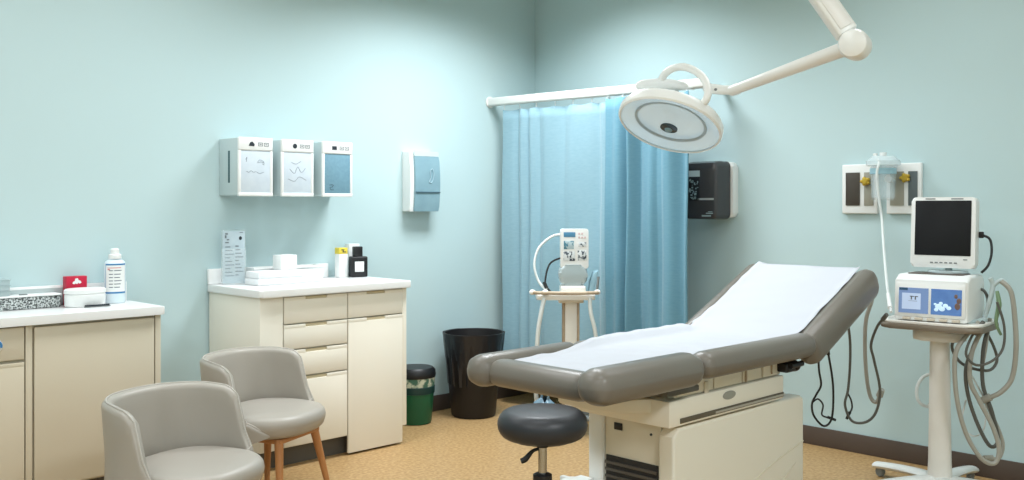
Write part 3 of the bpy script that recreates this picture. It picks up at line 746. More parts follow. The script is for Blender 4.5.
# carriage
b = MB(); b.box(2.925, 3.74, 2.142, 2.62, 0.556, 0.655, 0.006, 2); car = b.build('carriage', BEIGE, EX)
b = MB(); b.box(2.99, 3.735, 2.1385, 2.142, 0.566, 0.585, 0.001); b.build('rail_slot', BEIGED, car)
b = MB(); b.box(3.22, 3.735, 2.1365, 2.1385, 0.569, 0.578, 0.001); b.build('slide_rail', mat('rail_grey', (168, 162, 148), 0.35), car)
b = MB(); b.prism(ngon_ellipse(0.045, 0.017, 20), 0, 0.002, M=axes((3.32, 2.142, 0.628), (1, 0, 0), (0, 0, 1), (0, -1, 0))); b.build('badge', mat('badge_grey', (150, 150, 138), 0.4), car)
# upper frame with drawer fronts
b = MB(); b.box(2.98, 3.74, 2.16, 2.60, 0.657, 0.735, 0.004); up = b.build('upper_frame', BEIGE2, EX)
b = MB(); b.box(2.99, 3.225, 2.153, 2.1595, 0.662, 0.725, 0.002); b.box(3.235, 3.43, 2.153, 2.1595, 0.662, 0.725, 0.002); b.box(3.44, 3.58, 2.153, 2.1595, 0.662, 0.725, 0.002); b.box(3.59, 3.70, 2.150, 2.1595, 0.662, 0.732, 0.002)
b.build('frame_panel', BEIGE, up)
b = MB(); b.box(3.16, 3.185, 2.146, 2.1528, 0.64, 0.70, 0.003); b.build('latch', BEIGE2, up)
b = MB(); b.box(3.45, 3.46, 2.146, 2.1528, 0.66, 0.73, 0.002); b.box(3.645, 3.655, 2.144, 2.1498, 0.67, 0.735, 0.002); b.build('rod', RUST, up)
b = MB(); b.box(2.90, 3.10, 2.13, 2.20, 0.676, 0.70, 0.006); b.build('crossbar', HOSED, up)
b = MB(); b.box(3.715, 3.80, 2.11, 2.30, 0.668, 0.715, 0.012, 3); b.ell((3.80, 2.13, 0.69), 0.03, 0.03, 0.025); b.cyl((3.72, 2.10, 0.70), (3.80, 2.09, 0.705), 0.012); b.build('hinge_block', BLACKP, EX)
# foot plate extension under the foot cushion
b = MB(); b.box(2.74, 2.98, 2.20, 2.52, 0.70, 0.722, 0.01, 2); b.build('foot_support', BEIGE2, EX)
b = MB(); b.prism([(2.80, 2.46), (2.85, 2.28), (2.96, 2.20), (2.96, 2.60), (2.82, 2.60)], 0.60, 0.655, 0.01, 2); b.build('step_tray', BEIGE, EX)
b = MB(); b.prism(rrect(2.84, 2.96, 2.49, 2.655, 0.05, 8), 0.02, 0.29, 0.04, 4); b.build('foot_step', WHITEM, EX)
# cushions
def roll(x0, x1, y0, y1, z0, z1, bev): return MB().box(x0, x1, y0, y1, z0, z1, bev, 7)
fc = MB().box(2.53, 3.0, 2.12, 2.64, 0.722, 0.776, 0.02, 4).build('foot_cushion', VINYL, EX)
roll(2.455, 2.575, 2.155, 2.645, 0.708, 0.808, 0.048).build('foot_roll', VINYL, EX)
roll(2.405, 3.012, YN-0.005, 2.165, 0.716, 0.840, 0.06).build('side_roll', VINYL, EX)
roll(2.425, 3.0, 2.605, YF+0.012, 0.702, 0.822, 0.056).build('side_roll', VINYL, EX)
MB().box(3.004, 3.83, 2.12, 2.64, 0.737, 0.796, 0.02, 4).build('seat_cushion', VINYL, EX)
roll(3.016, 3.84, YN, 2.145, 0.732, 0.834, 0.05).build('side_roll', VINYL, EX)
roll(3.004, 3.83, 2.61, YF, 0.734, 0.816, 0.04).build('side_roll', VINYL, EX)
# backrest, raised
TH = R(24.5); LB = 0.69
Mbk = axes((3.812, 0, 0.717), (math.cos(TH), 0, math.sin(TH)), (0, 1, 0), (-math.sin(TH), 0, math.cos(TH)))
def bk(x0, x1, y0, y1, z0, z1, bev, seg=6):
    b = MB(); b.M = Mbk; return b.box(x0, x1, y0, y1, z0, z1, bev, seg)
bk(0.02, LB-0.02, 2.10, 2.66, 0.0, 0.085, 0.03).build('back_cushion', VINYL, EX)
bk(0.0, LB, YN, 2.135, -0.045, 0.105, 0.06).build('back_roll', VINYL, EX)
bk(0.0, LB, 2.63, YF, -0.035, 0.10, 0.042).build('back_roll', VINYL, EX)
bk(0.05, LB-0.06, 2.16, 2.60, -0.03, -0.001, 0.008, 2).build('back_board', BLACKP, EX)
b = MB(); b.cyl((4.06, 2.24, 0.80), (3.74, 2.24, 0.70), 0.014); b.cyl((4.06, 2.52, 0.80), (3.74, 2.52, 0.70), 0.014); b.build('back_strut', STEEL, EX)

# paper sheet
o = thing('paper_sheet', 'white paper sheet covering the length of the examination table', 'paper sheet', (3.2, 2.38, 0.81))
b = MB(); NU, NV = 90, 26
def lengthpt(s_):     # distance along table -> (x, z, normal)
    L1 = 3.775-2.555
    if s_ <= L1: return Vector((2.555+s_, 0, 0.801-0.020*max(0, 1-s_/0.45))), Vector((0, 0, 1))
    q = s_-L1+0.02
    return Mbk @ Vector((q, 0, 0.0885)), Vector((-math.sin(TH), 0, math.cos(TH)))
LT_ = 1.22+LB-0.027
def paper(i, j):
    s_ = LT_*i/(NU-1); v = j/(NV-1)
    p, nn = lengthpt(s_)
    back = max(0, min(1, (s_-1.15)/0.10))
    ylo = 2.155*(1-back)+2.112*back+0.004*math.sin(s_*14); yhi = 2.60*(1-back)+2.655*back+0.004*math.sin(s_*11+1)
    if back < 0.5:
        t = max(0, min(1, (s_-0.2)/0.6)); t = t*t*(3-2*t); yhi += 0.06*t*(1-back)
    # foot end runs slightly askew
    y = ylo+(yhi-ylo)*v
    lift = 0.0
    if y > 2.575 and back < 1:
        q = min(1, (y-2.575)/0.06); lift += (1-back)*0.028*q*q*(3-2*q)
    if back > 0: lift += back*(max(0, (y-2.62))/0.04*0.012 + max(0, 2.135-y)/0.03*0.012)
    wr = 0.0018*math.sin(s_*31+3*v)*math.sin(v*7+s_*5)+0.0012*math.sin(s_*57+v*11)
    # soft bend at the hinge
    hinge = 0.007*math.exp(-((s_-1.23)/0.05)**2)
    return tuple(Vector((p.x, y, p.z))+nn*(lift+0.003+wr+hinge))
b.grid(paper, NU, NV)
ps = b.build('sheet', PAPER, o, smooth=80)
sd = ps.modifiers.new('paper_thickness', 'SOLIDIFY'); sd.thickness = 0.0012; sd.offset = 1

# cables hanging behind the table head
def cable(name, label, pts, r, m, plug=None):
    o = thing(name, label, 'cable', (pts[0][0], pts[0][1], min(p[2] for p in pts)))
    MB().tube(pts, r, n=8, k=6).build('cable', m, o)
    b = MB(); d = (Vector(pts[-1])-Vector(pts[-2])).normalized(); e = Vector(pts[-1])
    b.cyl(e-d*0.012, e+d*0.028, r*1.7, r*1.5, n=10); b.build('plug', m, o)
    return o
cable('power_cord', 'black cord dangling in a slim loop below the raised backrest',
      [pt(818, 350, 4.42), pt(819, 370, 4.45), pt(821, 385, 4.46), pt(816, 395, 4.47), pt(812, 404, 4.48), pt(814, 416, 4.48), pt(824, 426, 4.48), pt(832, 417, 4.48), pt(833, 385, 4.46), pt(828, 352, 4.42)], 0.005, CABLE)
cable('power_cord', 'short dark curl of cord inside the slim black loop', [pt(813, 402, 4.50), pt(818, 399, 4.50), pt(823, 405, 4.50), pt(822, 415, 4.51), pt(830, 418, 4.51)], 0.004, CABLE)
cable('sensor_cable', 'dark cable hanging from the backrest and curving up towards the equipment cart',
      [pt(847, 318, 4.70), pt(850, 340, 4.72), pt(850, 365, 4.74), pt(848, 390, 4.75), pt(845, 405, 4.75), pt(852, 421, 4.75), pt(866, 422, 4.74), pt(876, 412, 4.72), pt(880, 390, 4.70), pt(874, 360, 4.66), pt(871, 345, 4.64), pt(877, 327, 4.6), pt(884, 318, 4.55)], 0.0065, HOSED)
cable('air_hose', 'grey hose looping between the back of the headrest and the equipment cart',
      [pt(868, 290, 4.72), pt(872, 299, 4.75), pt(866, 320, 4.78), pt(865, 350, 4.80), pt(867, 380, 4.82), pt(871, 398, 4.82), pt(877, 402, 4.80), pt(880, 394, 4.78)], 0.010, HOSE)
cable('power_cord', 'tiny curl of black cord beside the dark hanging cable', [pt(847, 392, 4.78), pt(851, 400, 4.78), pt(852, 408, 4.78), pt(849, 414, 4.78)], 0.0045, CABLE)

# ------------------------------------------------------------------ stool
SX, SY = cw(0.099, 3.16, 0)[0:2]
o = thing('stool', 'round black padded stool with a chrome post at the foot of the table', 'stool', (SX, SY, 0))
Ms = Matrix.Translation((SX, SY, 0))
SR, ST = 0.147, 0.722
pf = [(0, ST-0.102), (SR*0.72, ST-0.100)]
for i in range(11):
    a = -PI/2+PI*i/10; pf.append((SR-0.038+0.038*math.cos(a), ST-0.052+0.045*math.sin(a)))
pf += [(SR*0.45, ST-0.003), (0, ST-0.001)]
MB().lathe(pf, 48, Ms).build('seat', STOOLV, o)
MB().lathe([(0, ST-0.126), (0.02, ST-0.126), (0.03, ST-0.112), (0.10, ST-0.1025), (0, ST-0.1025)], 24, Ms).build('seat_plate', BLACKP, o)
MB().lathe([(0.0, 0.30), (0.014, 0.30), (0.014, ST-0.127), (0, ST-0.127)], 20, Ms).build('post', CHROME, o)
MB().lathe([(0, 0.10), (0.025, 0.10), (0.025, 0.465), (0.03, 0.47), (0.03, 0.482), (0.022, 0.487), (0.0145, 0.488)], 24, Ms).build('gas_lift', CHROME, o)
MB().lathe([(0.0148, 0.488), (0.031, 0.4885), (0.031, 0.506), (0.02, 0.512), (0.0148, 0.512)], 24, Ms).build('collar', BLACKP, o)
lv0 = Vector((SX, SY, ST-0.131)); e1 = cw(-1, 0, 0); e1.z = 0
b = MB(); b.tube([lv0, lv0+e1*0.03+Vector((0, 0, -0.008)), lv0+e1*0.055+Vector((0, 0, -0.035)), lv0+e1*0.07+Vector((0, 0, -0.042))], 0.006, n=10, radii=[.005, .006, .010, .009]); b.build('lever', BLACKP, o)
for q in range(5):
    a = 2*PI*q/5+0.3; c_, s_ = math.cos(a), math.sin(a)
    b = MB(); b.tube([(SX+0.02*c_, SY+0.02*s_, 0.11), (SX+0.12*c_, SY+0.12*s_, 0.10), (SX+0.23*c_, SY+0.23*s_, 0.075)], 0.015, n=10, radii=[.02, .017, .012]); lg = b.build('leg', CHROME, o)
    b = MB(); b.lathe([(0, -0.014), (0.022, -0.014), (0.027, -0.007), (0.027, 0.007), (0.022, 0.014), (0, 0.014)], 18, axes((SX+0.23*c_, SY+0.23*s_, 0.0275), (c_, s_, 0), (0, 0, 1), (s_, -c_, 0))); b.build('caster', BLACKP, lg)

# ------------------------------------------------------------------ chairs
def make_chair():
    o = thing('tub_chair', 'x', 'chair', (0, 0, 0), group='grey tub chairs by the cabinets')
    # seat pad: front is -y
    b = MB(); n = 56
    def out(a, k):
        c, s_ = math.cos(a), math.sin(a); p = 2.6
        x = 0.268*math.copysign(abs(c)**(2/p), c); y = (0.245 if s_ > 0 else 0.26)*math.copysign(abs(s_)**(2/p), s_)
        return x*k, y*k
    lev = [(0.0, 0.352), (0.80, 0.352), (0.90, 0.358), (0.965, 0.375), (0.995, 0.405), (1.0, 0.425), (0.985, 0.445), (0.94, 0.460), (0.85, 0.467), (0.5, 0.472), (0.0, 0.473)]
    rings = []
    for k, z in lev:
        if k == 0: rings.append([b._v((0, 0, z))])
        else:
            ring = []
            for i in range(n):
                x, y = out(2*PI*i/n, k); dz = -0.012*max(0, -y/0.3)**2 if z > 0.42 else 0
                ring.append(b._v((x, y, z+dz)))
            rings.append(ring)
    for A, B in zip(rings, rings[1:]):
        for i in range(n):
            if len(A) == 1: b.bm.faces.new([A[0], B[i], B[(i+1) % n]])
            elif len(B) == 1: b.bm.faces.new([A[i], A[(i+1) % n], B[0]])
            else: b.bm.faces.new([A[i], A[(i+1) % n], B[(i+1) % n], B[i]])
    b.build('seat', CHAIRV, o, local=True, smooth=60)
    # wrap-around back shell: path runs from one front wing round the back to the other
    half = []
    cx_, ry = 0.280, 0.255
    NA = 40
    path = []
    for i in range(NA+1):
        a = R(-8)+(R(188)-R(-8))*i/NA
        p = 2.5; c, s_ = math.cos(a), math.sin(a)
        path.append(Vector((cx_*math.copysign(abs(c)**(2/p), c), ry*math.copysign(abs(s_)**(2/p), s_), 0)))
    fr = [Vector((0.270*(1-(abs(y)/0.262)**2.6)**(1/2.6)-0.004, y, 0)) for y in (-0.175, -0.165, -0.15, -0.13, -0.11, -0.095, -0.08, -0.065, -0.05)]
    bkp = [Vector((-p.x, p.y, 0)) for p in fr[::-1]]
    path = fr+path+bkp
    S = [0.0]
    for a_, c_ in zip(path, path[1:]): S.append(S[-1]+(c_-a_).length)
    tot = S[-1]
    def ztop(s_):
        d = min(s_, tot-s_)      # distance from wing tip
        keys = [(0.0, 0.385), (0.02, 0.392), (0.05, 0.408), (0.09, 0.432), (0.13, 0.450), (0.155, 0.468), (0.17, 0.505), (0.183, 0.585), (0.20, 0.655), (0.225, 0.695), (0.27, 0.716), (0.36, 0.727), (0.6, 0.732)]
        for (d0, z0), (d1, z1) in zip(keys, keys[1:]):
            if d <= d1:
                t = (d-d0)/(d1-d0); return z0+(z1-z0)*t
        return keys[-1][1]
    b = MB(); m = len(path); NVs = 9
    def sect(i, j):
        a_ = path[max(i-1, 0)]; c_ = path[min(i+1, m-1)]; tdir = (c_-a_).normalized(); nrm = Vector((tdir.y, -tdir.x, 0))
        if i in (0, m-1): pass
        zt = ztop(S[i]); d = min(S[i], tot-S[i])
        th = 0.016+0.008*min(1, max(0, (d-0.15)/0.08))
        if i in (0, m-1): th *= 0.5
        zb = 0.345+0.03*max(0, 1-d/0.09)
        # closed section: outer up, rounded rim, inner down
        K = 8; Rm = 7
        pts = []
        rr_ = min(th, (zt-zb)*0.45)
        for q in range(K): pts.append((th, zb+(zt-rr_-zb)*q/(K-1)))
        for q in range(1, Rm): 
            aa = PI*q/Rm; pts.append((th*math.cos(aa), zt-rr_+rr_*math.sin(aa)))
        for q in range(K): pts.append((-th, (zt-rr_)+(zb-(zt-rr_))*q/(K-1)))
        off, z = pts[j]
        lean = 0.045*max(0, (z-0.45)/0.28)*max(0.0, min(1, (d-0.33)/0.2))
        taper = 0.012*max(0, (0.52-z)/0.17)*max(0, min(1, (d-0.1)/0.15))
        p = path[i]+nrm*(off*(0.55+0.45*min(1, d/0.15))-0.004-0.014*max(0, 1-d/0.1)+0.016*min(1, d/0.15)+lean+taper)
        return (p.x, p.y, z)
    NJ = 8+6+8
    V = b.grid(sect, m, NJ, cv=True)
    b.bm.faces.new(V[0][::-1]); b.bm.faces.new(V[-1])
    bo = b.build('backrest', CHAIRV, o, local=True, smooth=70)
    pb = MB()
    pl = []
    for i in range(0, m, 1):
        p = sect(i, 10); pl.append((p[0], p[1], p[2]+0.001))
    pb.tube(pl, 0.004, n=6, smooth=False); pb.build('piping', PIPING, bo, local=True)
    # under-frame and legs
    b = MB(); b.box(-0.17, 0.17, -0.19, 0.15, 0.325, 0.351, 0.008); b.build('seat_frame', WOOD, o, local=True)
    for sx in (-1, 1):
        for sy in (-1, 1):
            b = MB(); y0 = -0.165 if sy < 0 else 0.12
            b.tube([(sx*0.150, y0, 0.345), (sx*0.215, y0+sy*0.055, 0.0)], 0.02, n=16, smooth=False, radii=[0.023, 0.0135]); b.build('leg', WOOD, o, local=True)
    return o
CSC = 0.92
ch1 = make_chair()
ch2 = copy_tree(ch1)
ch1.location = (2.41, 4.07, 0); ch1.rotation_euler.z = R(23); ch1.scale = (CSC,)*3
ch1['label'] = 'grey tub chair with wooden legs in front of the four-drawer cabinet'
ch2.location = (1.70, 3.42, 0); ch2.rotation_euler.z = R(22); ch2.scale = (CSC,)*3
ch2['label'] = 'grey tub chair in front of the wide plain cabinet door, nearest the camera'

# ------------------------------------------------------------------ equipment cart
KX, KY, KA = 4.69, 1.865, R(-85)
o = thing('equipment_cart', 'white pedestal cart on casters carrying the monitor', 'cart', (KX, KY, 0), KA)
b = lb(); b.lathe([(0.0, 0.085), (0.056, 0.085), (0.052, 0.16), (0.044, 0.74), (0.0, 0.74)], 28, sx=1.0, sy=0.9); b.build('column', OFFW, o, local=True)
b = lb(); b.prism(rrect(-0.11, 0.11, -0.09, 0.09, 0.05, 6), 0.741, 0.79, 0.015, 3); b.build('shelf_mount', OFFW, o, local=True)
b = lb(); b.prism(rrect(-0.23, 0.225, -0.19, 0.19, 0.06, 6), 0.80, 0.828, 0.012, 3); b.build('shelf', BROWN, o, local=True)
b = lb(); b.prism(rrect(-0.226, 0.221, -0.186, 0.186, 0.058, 6), 0.8282, 0.838, 0.003, 2); b.build('shelf_surface', OFFW, o, local=True)
b = lb(); b.lathe([(0, 0.06), (0.09, 0.06), (0.085, 0.085), (0.0, 0.088)], 28); b.build('base_hub', WHITEM, o, local=True)
for q in range(5):
    a = R(-90+72*q+30); c_, s_ = math.cos(a), math.sin(a)
    b = lb()
    def lf2(i, j, c_=c_, s_=s_):
        t = i/8; r = 0.03+0.36*t; w_ = 0.045-0.012*t; zt = 0.10-0.028*t*t; aa = 2*PI*j/12
        return (c_*r - s_*w_*math.cos(aa), s_*r + c_*w_*math.cos(aa), zt-0.018+0.018*math.sin(aa))
    V = b.grid(lf2, 9, 12, cv=True); b.bm.faces.new(V[0][::-1]); b.bm.faces.new(V[-1])
    lg = b.build('leg', WHITEM, o, local=True)
    b = lb(); b.lathe([(0, -0.012), (0.022, -0.012), (0.026, -0.006), (0.026, 0.006), (0.022, 0.012), (0, 0.012)], 18, axes((c_*0.365, s_*0.365, 0.0265), (c_, s_, 0), (0, 0, 1), (s_, -c_, 0)))
    b.build('caster', GREYD, lg, local=True)

# ventilator unit
o = thing('patient_monitor', 'white bedside unit with two lit blue displays on the cart shelf', 'medical device', (KX, KY, 0.8385), KA)
Md = Matrix.Translation((-0.005, 0, 0))
b = lb()
prof = [(-0.15, 0.004), (0.13, 0.004), (0.13, 0.185), (0.10, 0.215), (-0.09, 0.215), (-0.135, 0.19)]
b.prism([(y, z) for y, z in prof], -0.165, 0.165, 0.014, 3, M=axes((0, 0, 0), (0, 1, 0), (0, 0, 1), (1, 0, 0)))
cs = b.build('casing', WHITEP, o, local=True)
b = lb(); b.prism(rrect(-0.125, 0.125, -0.085, 0.06, 0.02), 0.2155, 0.219, 0.001, M=None); b.build('top_recess', mat('recess_brown', (96, 88, 80), 0.5), cs, local=True)
nrm = Vector((0, -0.186, 0.015)).normalized()
# front face frame: from (y=-.15, z=.004) to (-.135, .19)
Mf = axes((0, -0.15, 0.004), (1, 0, 0), (0, 0.0804, 0.9968), (0, -0.9968, 0.0804))
def onf(x0, x1, z0, z1, d0, d1, bev=0.0):
    b = MB(); b.M = Mf; return b.box(x0, x1, z0, z1, d0, d1, bev)
b = MB(); b.M = Mf; b.prism(rrect(-0.155, 0.155, 0.018, 0.175, 0.012), 0.0005, 0.006, 0.002); bz = b.build('bezel', WHITEP, o, local=True)
onf(-0.14, -0.006, 0.032, 0.150, 0.0062, 0.0078).build('display', LCDA, bz, local=True)
onf(0.006, 0.14, 0.032, 0.150, 0.0062, 0.0078).build('display', LCDB, bz, local=True)
b = onf(-0.125, -0.04, 0.05, 0.125, 0.0079, 0.0086); b.build('display_window', LCDC, bz, local=True)
b = onf(-0.085, -0.079, 0.095, 0.112, 0.0087, 0.0092); b.M = Mf; b.box(-0.089, -0.07, 0.108, 0.112, 0.0087, 0.0092); b.box(-0.067, -0.061, 0.095, 0.112, 0.0087, 0.0092); b.box(-0.067, -0.052, 0.108, 0.112, 0.0087, 0.0092)
b.box(-0.095, -0.055, 0.088, 0.0895, 0.0087, 0.0092); b.build('display_text', INK, bz, local=True)
onf(-0.138, -0.10, 0.138, 0.149, 0.0079, 0.0086).build('display_tab', mat('lcd_dark', (52, 84, 112), 0.3), bz, local=True)
b = MB(); b.M = Mf
for x, z, r in ((0.04, .07, .016), (.055, .06, .014), (.03, .055, .01), (.07, .075, .012), (.085, .065, .011), (.05, .085, .009), (.025, .08, .007)): b.ell((x, z, 0.0079), r, r*0.8, 0.001, 12, 6)
b.build('display_graphic', LCDG, bz, local=True)
b = MB(); b.M = Mf
for x, z, r in ((0.122, .075, .016), (.128, .10, .013), (.115, .12, .010)): b.ell((x, z, 0.0079), r*.8, r, 0.001, 12, 6)
b.build('display_graphic', LCDBR, bz, local=True)
b = lb()
for i in range(5): b.box(-0.12+i*0.055, -0.085+i*0.055, -0.163, -0.1505, 0.006, 0.018, 0.003)
b.build('connector', mat('connector_cream', (200, 190, 172), 0.5), o, local=True)

# flat monitor standing on the unit
o = thing('computer_monitor', 'white framed flat screen, switched off, above the bedside unit', 'monitor', (KX, KY, 0.8385+0.219), KA)
Mm = Matrix.Translation((0.012, 0.0, -0.002)) @ Matrix.Diagonal((0.90, 1, 0.965, 1)) @ Matrix.Rotation(R(-4), 4, 'X') @ axes((0, 0, 0), (1, 0, 0), (0, 0, 1), (0, -1, 0))
b = lb(); b.M = Mm; b.prism(rrect(-0.162, 0.162, 0.028, 0.375, 0.02), -0.045, 0.012, 0.010, 3); mc = b.build('casing', WHITEP, o, local=True)
b = lb(); b.M = Mm; b.prism(rrect(-0.141, 0.141, 0.088, 0.358, 0.004), 0.0122, 0.0135, 0.0003); b.build('screen', SCREEN, mc, local=True)
b = lb(); b.M = Mm
for i in range(6): b.box(-0.06+i*0.024, -0.045+i*0.024, 0.050, 0.056, 0.0122, 0.014, 0.0005)
b.box(0.105, 0.125, 0.068, 0.073, 0.0122, 0.0135); b.box(-0.09, -0.04, 0.364, 0.369, 0.0122, 0.0135); b.box(0.04, 0.10, 0.364, 0.369, 0.0122, 0.0135)
b.build('button', GREYD, mc, local=True)
b = lb(); b.tube([(0.03, 0.03, 0.002), (0.03, 0.04, 0.03), (0.03, 0.045, 0.10)], 0.016, n=12); b.prism(ngon_ellipse(0.09, 0.06, 28), 0.001, 0.012, 0.003, M=Matrix.Translation((0.03, 0.02, 0))); b.build('stand', GREYP, o, local=True)
o = thing('video_cable', 'short black cable behind the flat screen', 'cable', (KX, KY, 1.08))
Mk2 = Matrix.Translation((KX, KY, 0)) @ Matrix.Rotation(KA, 4, 'Z')
b = MB(); b.M = Mk2; b.tube([(0.17, 0.06, 1.24), (0.205, 0.06, 1.22), (0.215, 0.05, 1.16), (0.205, 0.03, 1.10), (0.178, 0.02, 1.065)], 0.006, n=8); b.build('cable', CABLE, o)
b = MB(); b.M = Mk2; b.box(0.158, 0.178, 0.05, 0.072, 1.225, 1.255, 0.004); b.build('plug', BLACKP, o)

# hanger with hoses on the cart side
def loopcab(name, label, P, r, m, end=None):
    pts = [pt(*p) for p in P]
    return cable(name, label, pts, r, m)
o = thing('hose_hanger', 'pale forked hose bracket at the end of the cart shelf', 'bracket', pt(985, 320, 4.5))
b = MB(); b.tube([pt(984, 319, 4.52), pt(990, 300, 4.5), pt(993, 285, 4.5), pt(990, 278, 4.5)], 0.011, n=10); b.tube([pt(993, 286, 4.5), pt(1001, 280, 4.48), pt(1007, 284, 4.47)], 0.009, n=10)
b.tube([pt(966, 322, 4.45), pt(975, 322, 4.48), pt(985, 319, 4.52)], 0.012, n=10); b.build('bracket_arm', GREYP, o)
b = MB(); b.tube([pt(997, 291, 4.46), pt(999, 305, 4.45), pt(996, 322, 4.45), pt(1001, 335, 4.45)], 0.010, n=8, radii=[.008, .012, .008, .006]); b.build('clip', GREENC, o)
loopcab('air_hose', 'thick grey hose curving in a wide arc from the forked bracket', [(1001, 281, 4.44), (1011, 292, 4.42), (1015, 320, 4.42), (1016, 350, 4.42), (1012, 378, 4.44), (1001, 392, 4.46), (988, 398, 4.5)], 0.011, HOSE)
loopcab('air_hose', 'grey hose hanging in the lowest long loop beside the cart column', [(979, 322, 4.46), (967, 335, 4.45), (956, 352, 4.44), (955, 380, 4.44), (959, 410, 4.44), (968, 438, 4.44), (982, 459, 4.44), (995, 463, 4.44), (999, 448, 4.44), (992, 425, 4.45), (979, 400, 4.47), (970, 380, 4.48), (972, 352, 4.48), (982, 330, 4.48)], 0.0105, HOSE)
loopcab('air_hose', 'second grey hose forming a narrow loop inside the lowest one', [(984, 325, 4.50), (975, 345, 4.50), (966, 368, 4.5), (968, 395, 4.51), (978, 425, 4.51), (990, 446, 4.51), (998, 440, 4.51), (992, 412, 4.51), (983, 385, 4.52), (983, 352, 4.52), (988, 328, 4.52)], 0.009, HOSED)
loopcab('sensor_cable', 'thin grey lead looping halfway down the hoses', [(985, 330, 4.55), (993, 345, 4.55), (997, 360, 4.55), (990, 370, 4.55), (975, 369, 4.55), (960, 362, 4.55), (952, 348, 4.54), (955, 338, 4.53)], 0.007, HOSED)
loopcab('sensor_cable', 'thin pale lead making the small loop low among the hoses', [(966, 400, 4.56), (962, 420, 4.56), (967, 432, 4.56), (976, 436, 4.56), (984, 428, 4.56), (986, 405, 4.56), (977, 385, 4.56), (969, 372, 4.56)], 0.004, HOSEW)
loopcab('sensor_cable', 'dark lead bending round the back of the bedside unit', [(972, 307, 4.62), (976, 292, 4.58), (983, 290, 4.56), (988, 300, 4.55), (985, 316, 4.55), (978, 330, 4.56)], 0.007, HOSED)
loopcab('power_cord', 'white cord looping beside the cart column', [(930, 374, 4.72), (922, 378, 4.74), (917, 388, 4.75), (918, 400, 4.75), (925, 406, 4.74), (931, 406, 4.72)], 0.008, HOSEW)

loopcab('sensor_cable', 'thin grey lead swinging from the green clip back under the cart shelf', [(997, 302, 4.42), (1004, 325, 4.42), (1003, 348, 4.42), (992, 361, 4.42), (976, 365, 4.42), (966, 354, 4.42), (972, 336, 4.42), (980, 326, 4.44)], 0.006, HOSED)
loopcab('air_hose', 'pale grey hose hanging straightest, between the lowest loop and the wide arc', [(990, 318, 4.54), (986, 345, 4.54), (982, 375, 4.55), (988, 405, 4.56), (998, 428, 4.56), (1003, 445, 4.56), (999, 458, 4.56), (990, 458, 4.56)], 0.0085, HOSE)

# ------------------------------------------------------------------ surgical lamp
hc = pt(669.5, 126, 4.0)
ln = cw(-0.31, -0.36, -0.88).normalized()         # the way it shines
xa = Vector((0, 0, 1)).cross(ln).normalized(); ya = ln.cross(xa).normalized()
LM = axes(hc, xa, ya, -ln)            # local z points to the back of the head
mount = cw(0.72, 3.6, HC)
SL = thing('surgical_light', 'white round surgical light on a jointed arm above the examination table', 'lamp', (mount.x, mount.y, HC))
RL = 0.213
b = MB(); b.lathe([(RL-0.007, -0.003), (RL-0.002, -0.005), (RL+0.004, 0.002), (RL+0.004, 0.03), (RL-0.006, 0.046), (RL-0.05, 0.062), (0.12, 0.078), (0.06, 0.088), (0, 0.09)], 64, LM)
hd = b.build('head', LAMPW, SL)
b = MB(); b.lathe([(0.0, 0.05), (0.05, 0.048), (0.12, 0.038), (0.17, 0.022), (RL-0.007, 0.004)], 64, LM); b.build('reflector', DISH_GLOW, hd)
b = MB(); b.lathe([(0.138, 0.018), (0.150, 0.014), (0.152, 0.018), (0.14, 0.022)], 64, LM); b.build('inner_ring', mat('lens_ring', (150, 170, 178), 0.3), hd)
b = MB(); b.lathe([(0.0, -0.010), (0.08, -0.0085), (0.16, -0.004), (RL-0.008, 0.0), (RL-0.008, 0.002), (0.0, -0.006)], 64, LM); b.build('lens', LENS, hd)
b = MB(); b.lathe([(0.0, -0.018), (0.028, -0.017), (0.036, -0.013), (0.036, -0.008), (0, -0.008)], 32, LM); hub = b.build('hub', mat('hub_dark', (46, 62, 70), 0.2), hd)
b = MB(); b.lathe([(0.0, -0.026), (0.012, -0.025), (0.016, -0.018), (0, -0.018)], 24, LM); b.build('hub_cap', mat('hub_teal', (120, 150, 160), 0.3), hub)
b = MB(); b.M = LM
for i in range(9): b.box(-0.07+i*0.016, -0.058+i*0.016, 0.05+(i % 2)*0.014, 0.075+(i % 2)*0.012, -0.0040+0.0, -0.0030)
b = b if False else b
b.bm.free()
# rear housing
b = MB(); b.tube([pt(637, 88, 4.07), pt(642, 85, 4.07), pt(662, 83.5, 4.06), pt(682, 86, 4.05), pt(686, 89, 4.05)], 0.022, n=16, radii=[.010, .020, .022, .019, .010]); b.build('rear_housing', WHITEP, hd)
b = MB(); b.prism(rrect(-0.03, 0.03, -0.02, 0.02, 0.008), 0.118, 0.14, 0.004, M=LM @ Matrix.Translation((0, 0, 0))); b.build('rear_bracket', OLIVE, hd)
b = MB(); q0 = LM @ Vector((0, 0, 0.135)); b.tube([q0, q0+Vector((0, 0, 0.03))], 0.006, n=10, smooth=False); b.build('pin', STEEL, hd)
# yoke ring handle
b = MB(); b.tube([pt(661, 98, 4.10), pt(660, 86, 4.07), pt(664, 75, 4.04), pt(673, 68.5, 4.01), pt(684, 67, 3.97), pt(695, 71, 3.93), pt(704, 79, 3.89), pt(708, 90, 3.85), pt(706, 100, 3.83), pt(699, 107, 3.85)], 0.0155, n=14); b.build('yoke', LAMPW, SL)
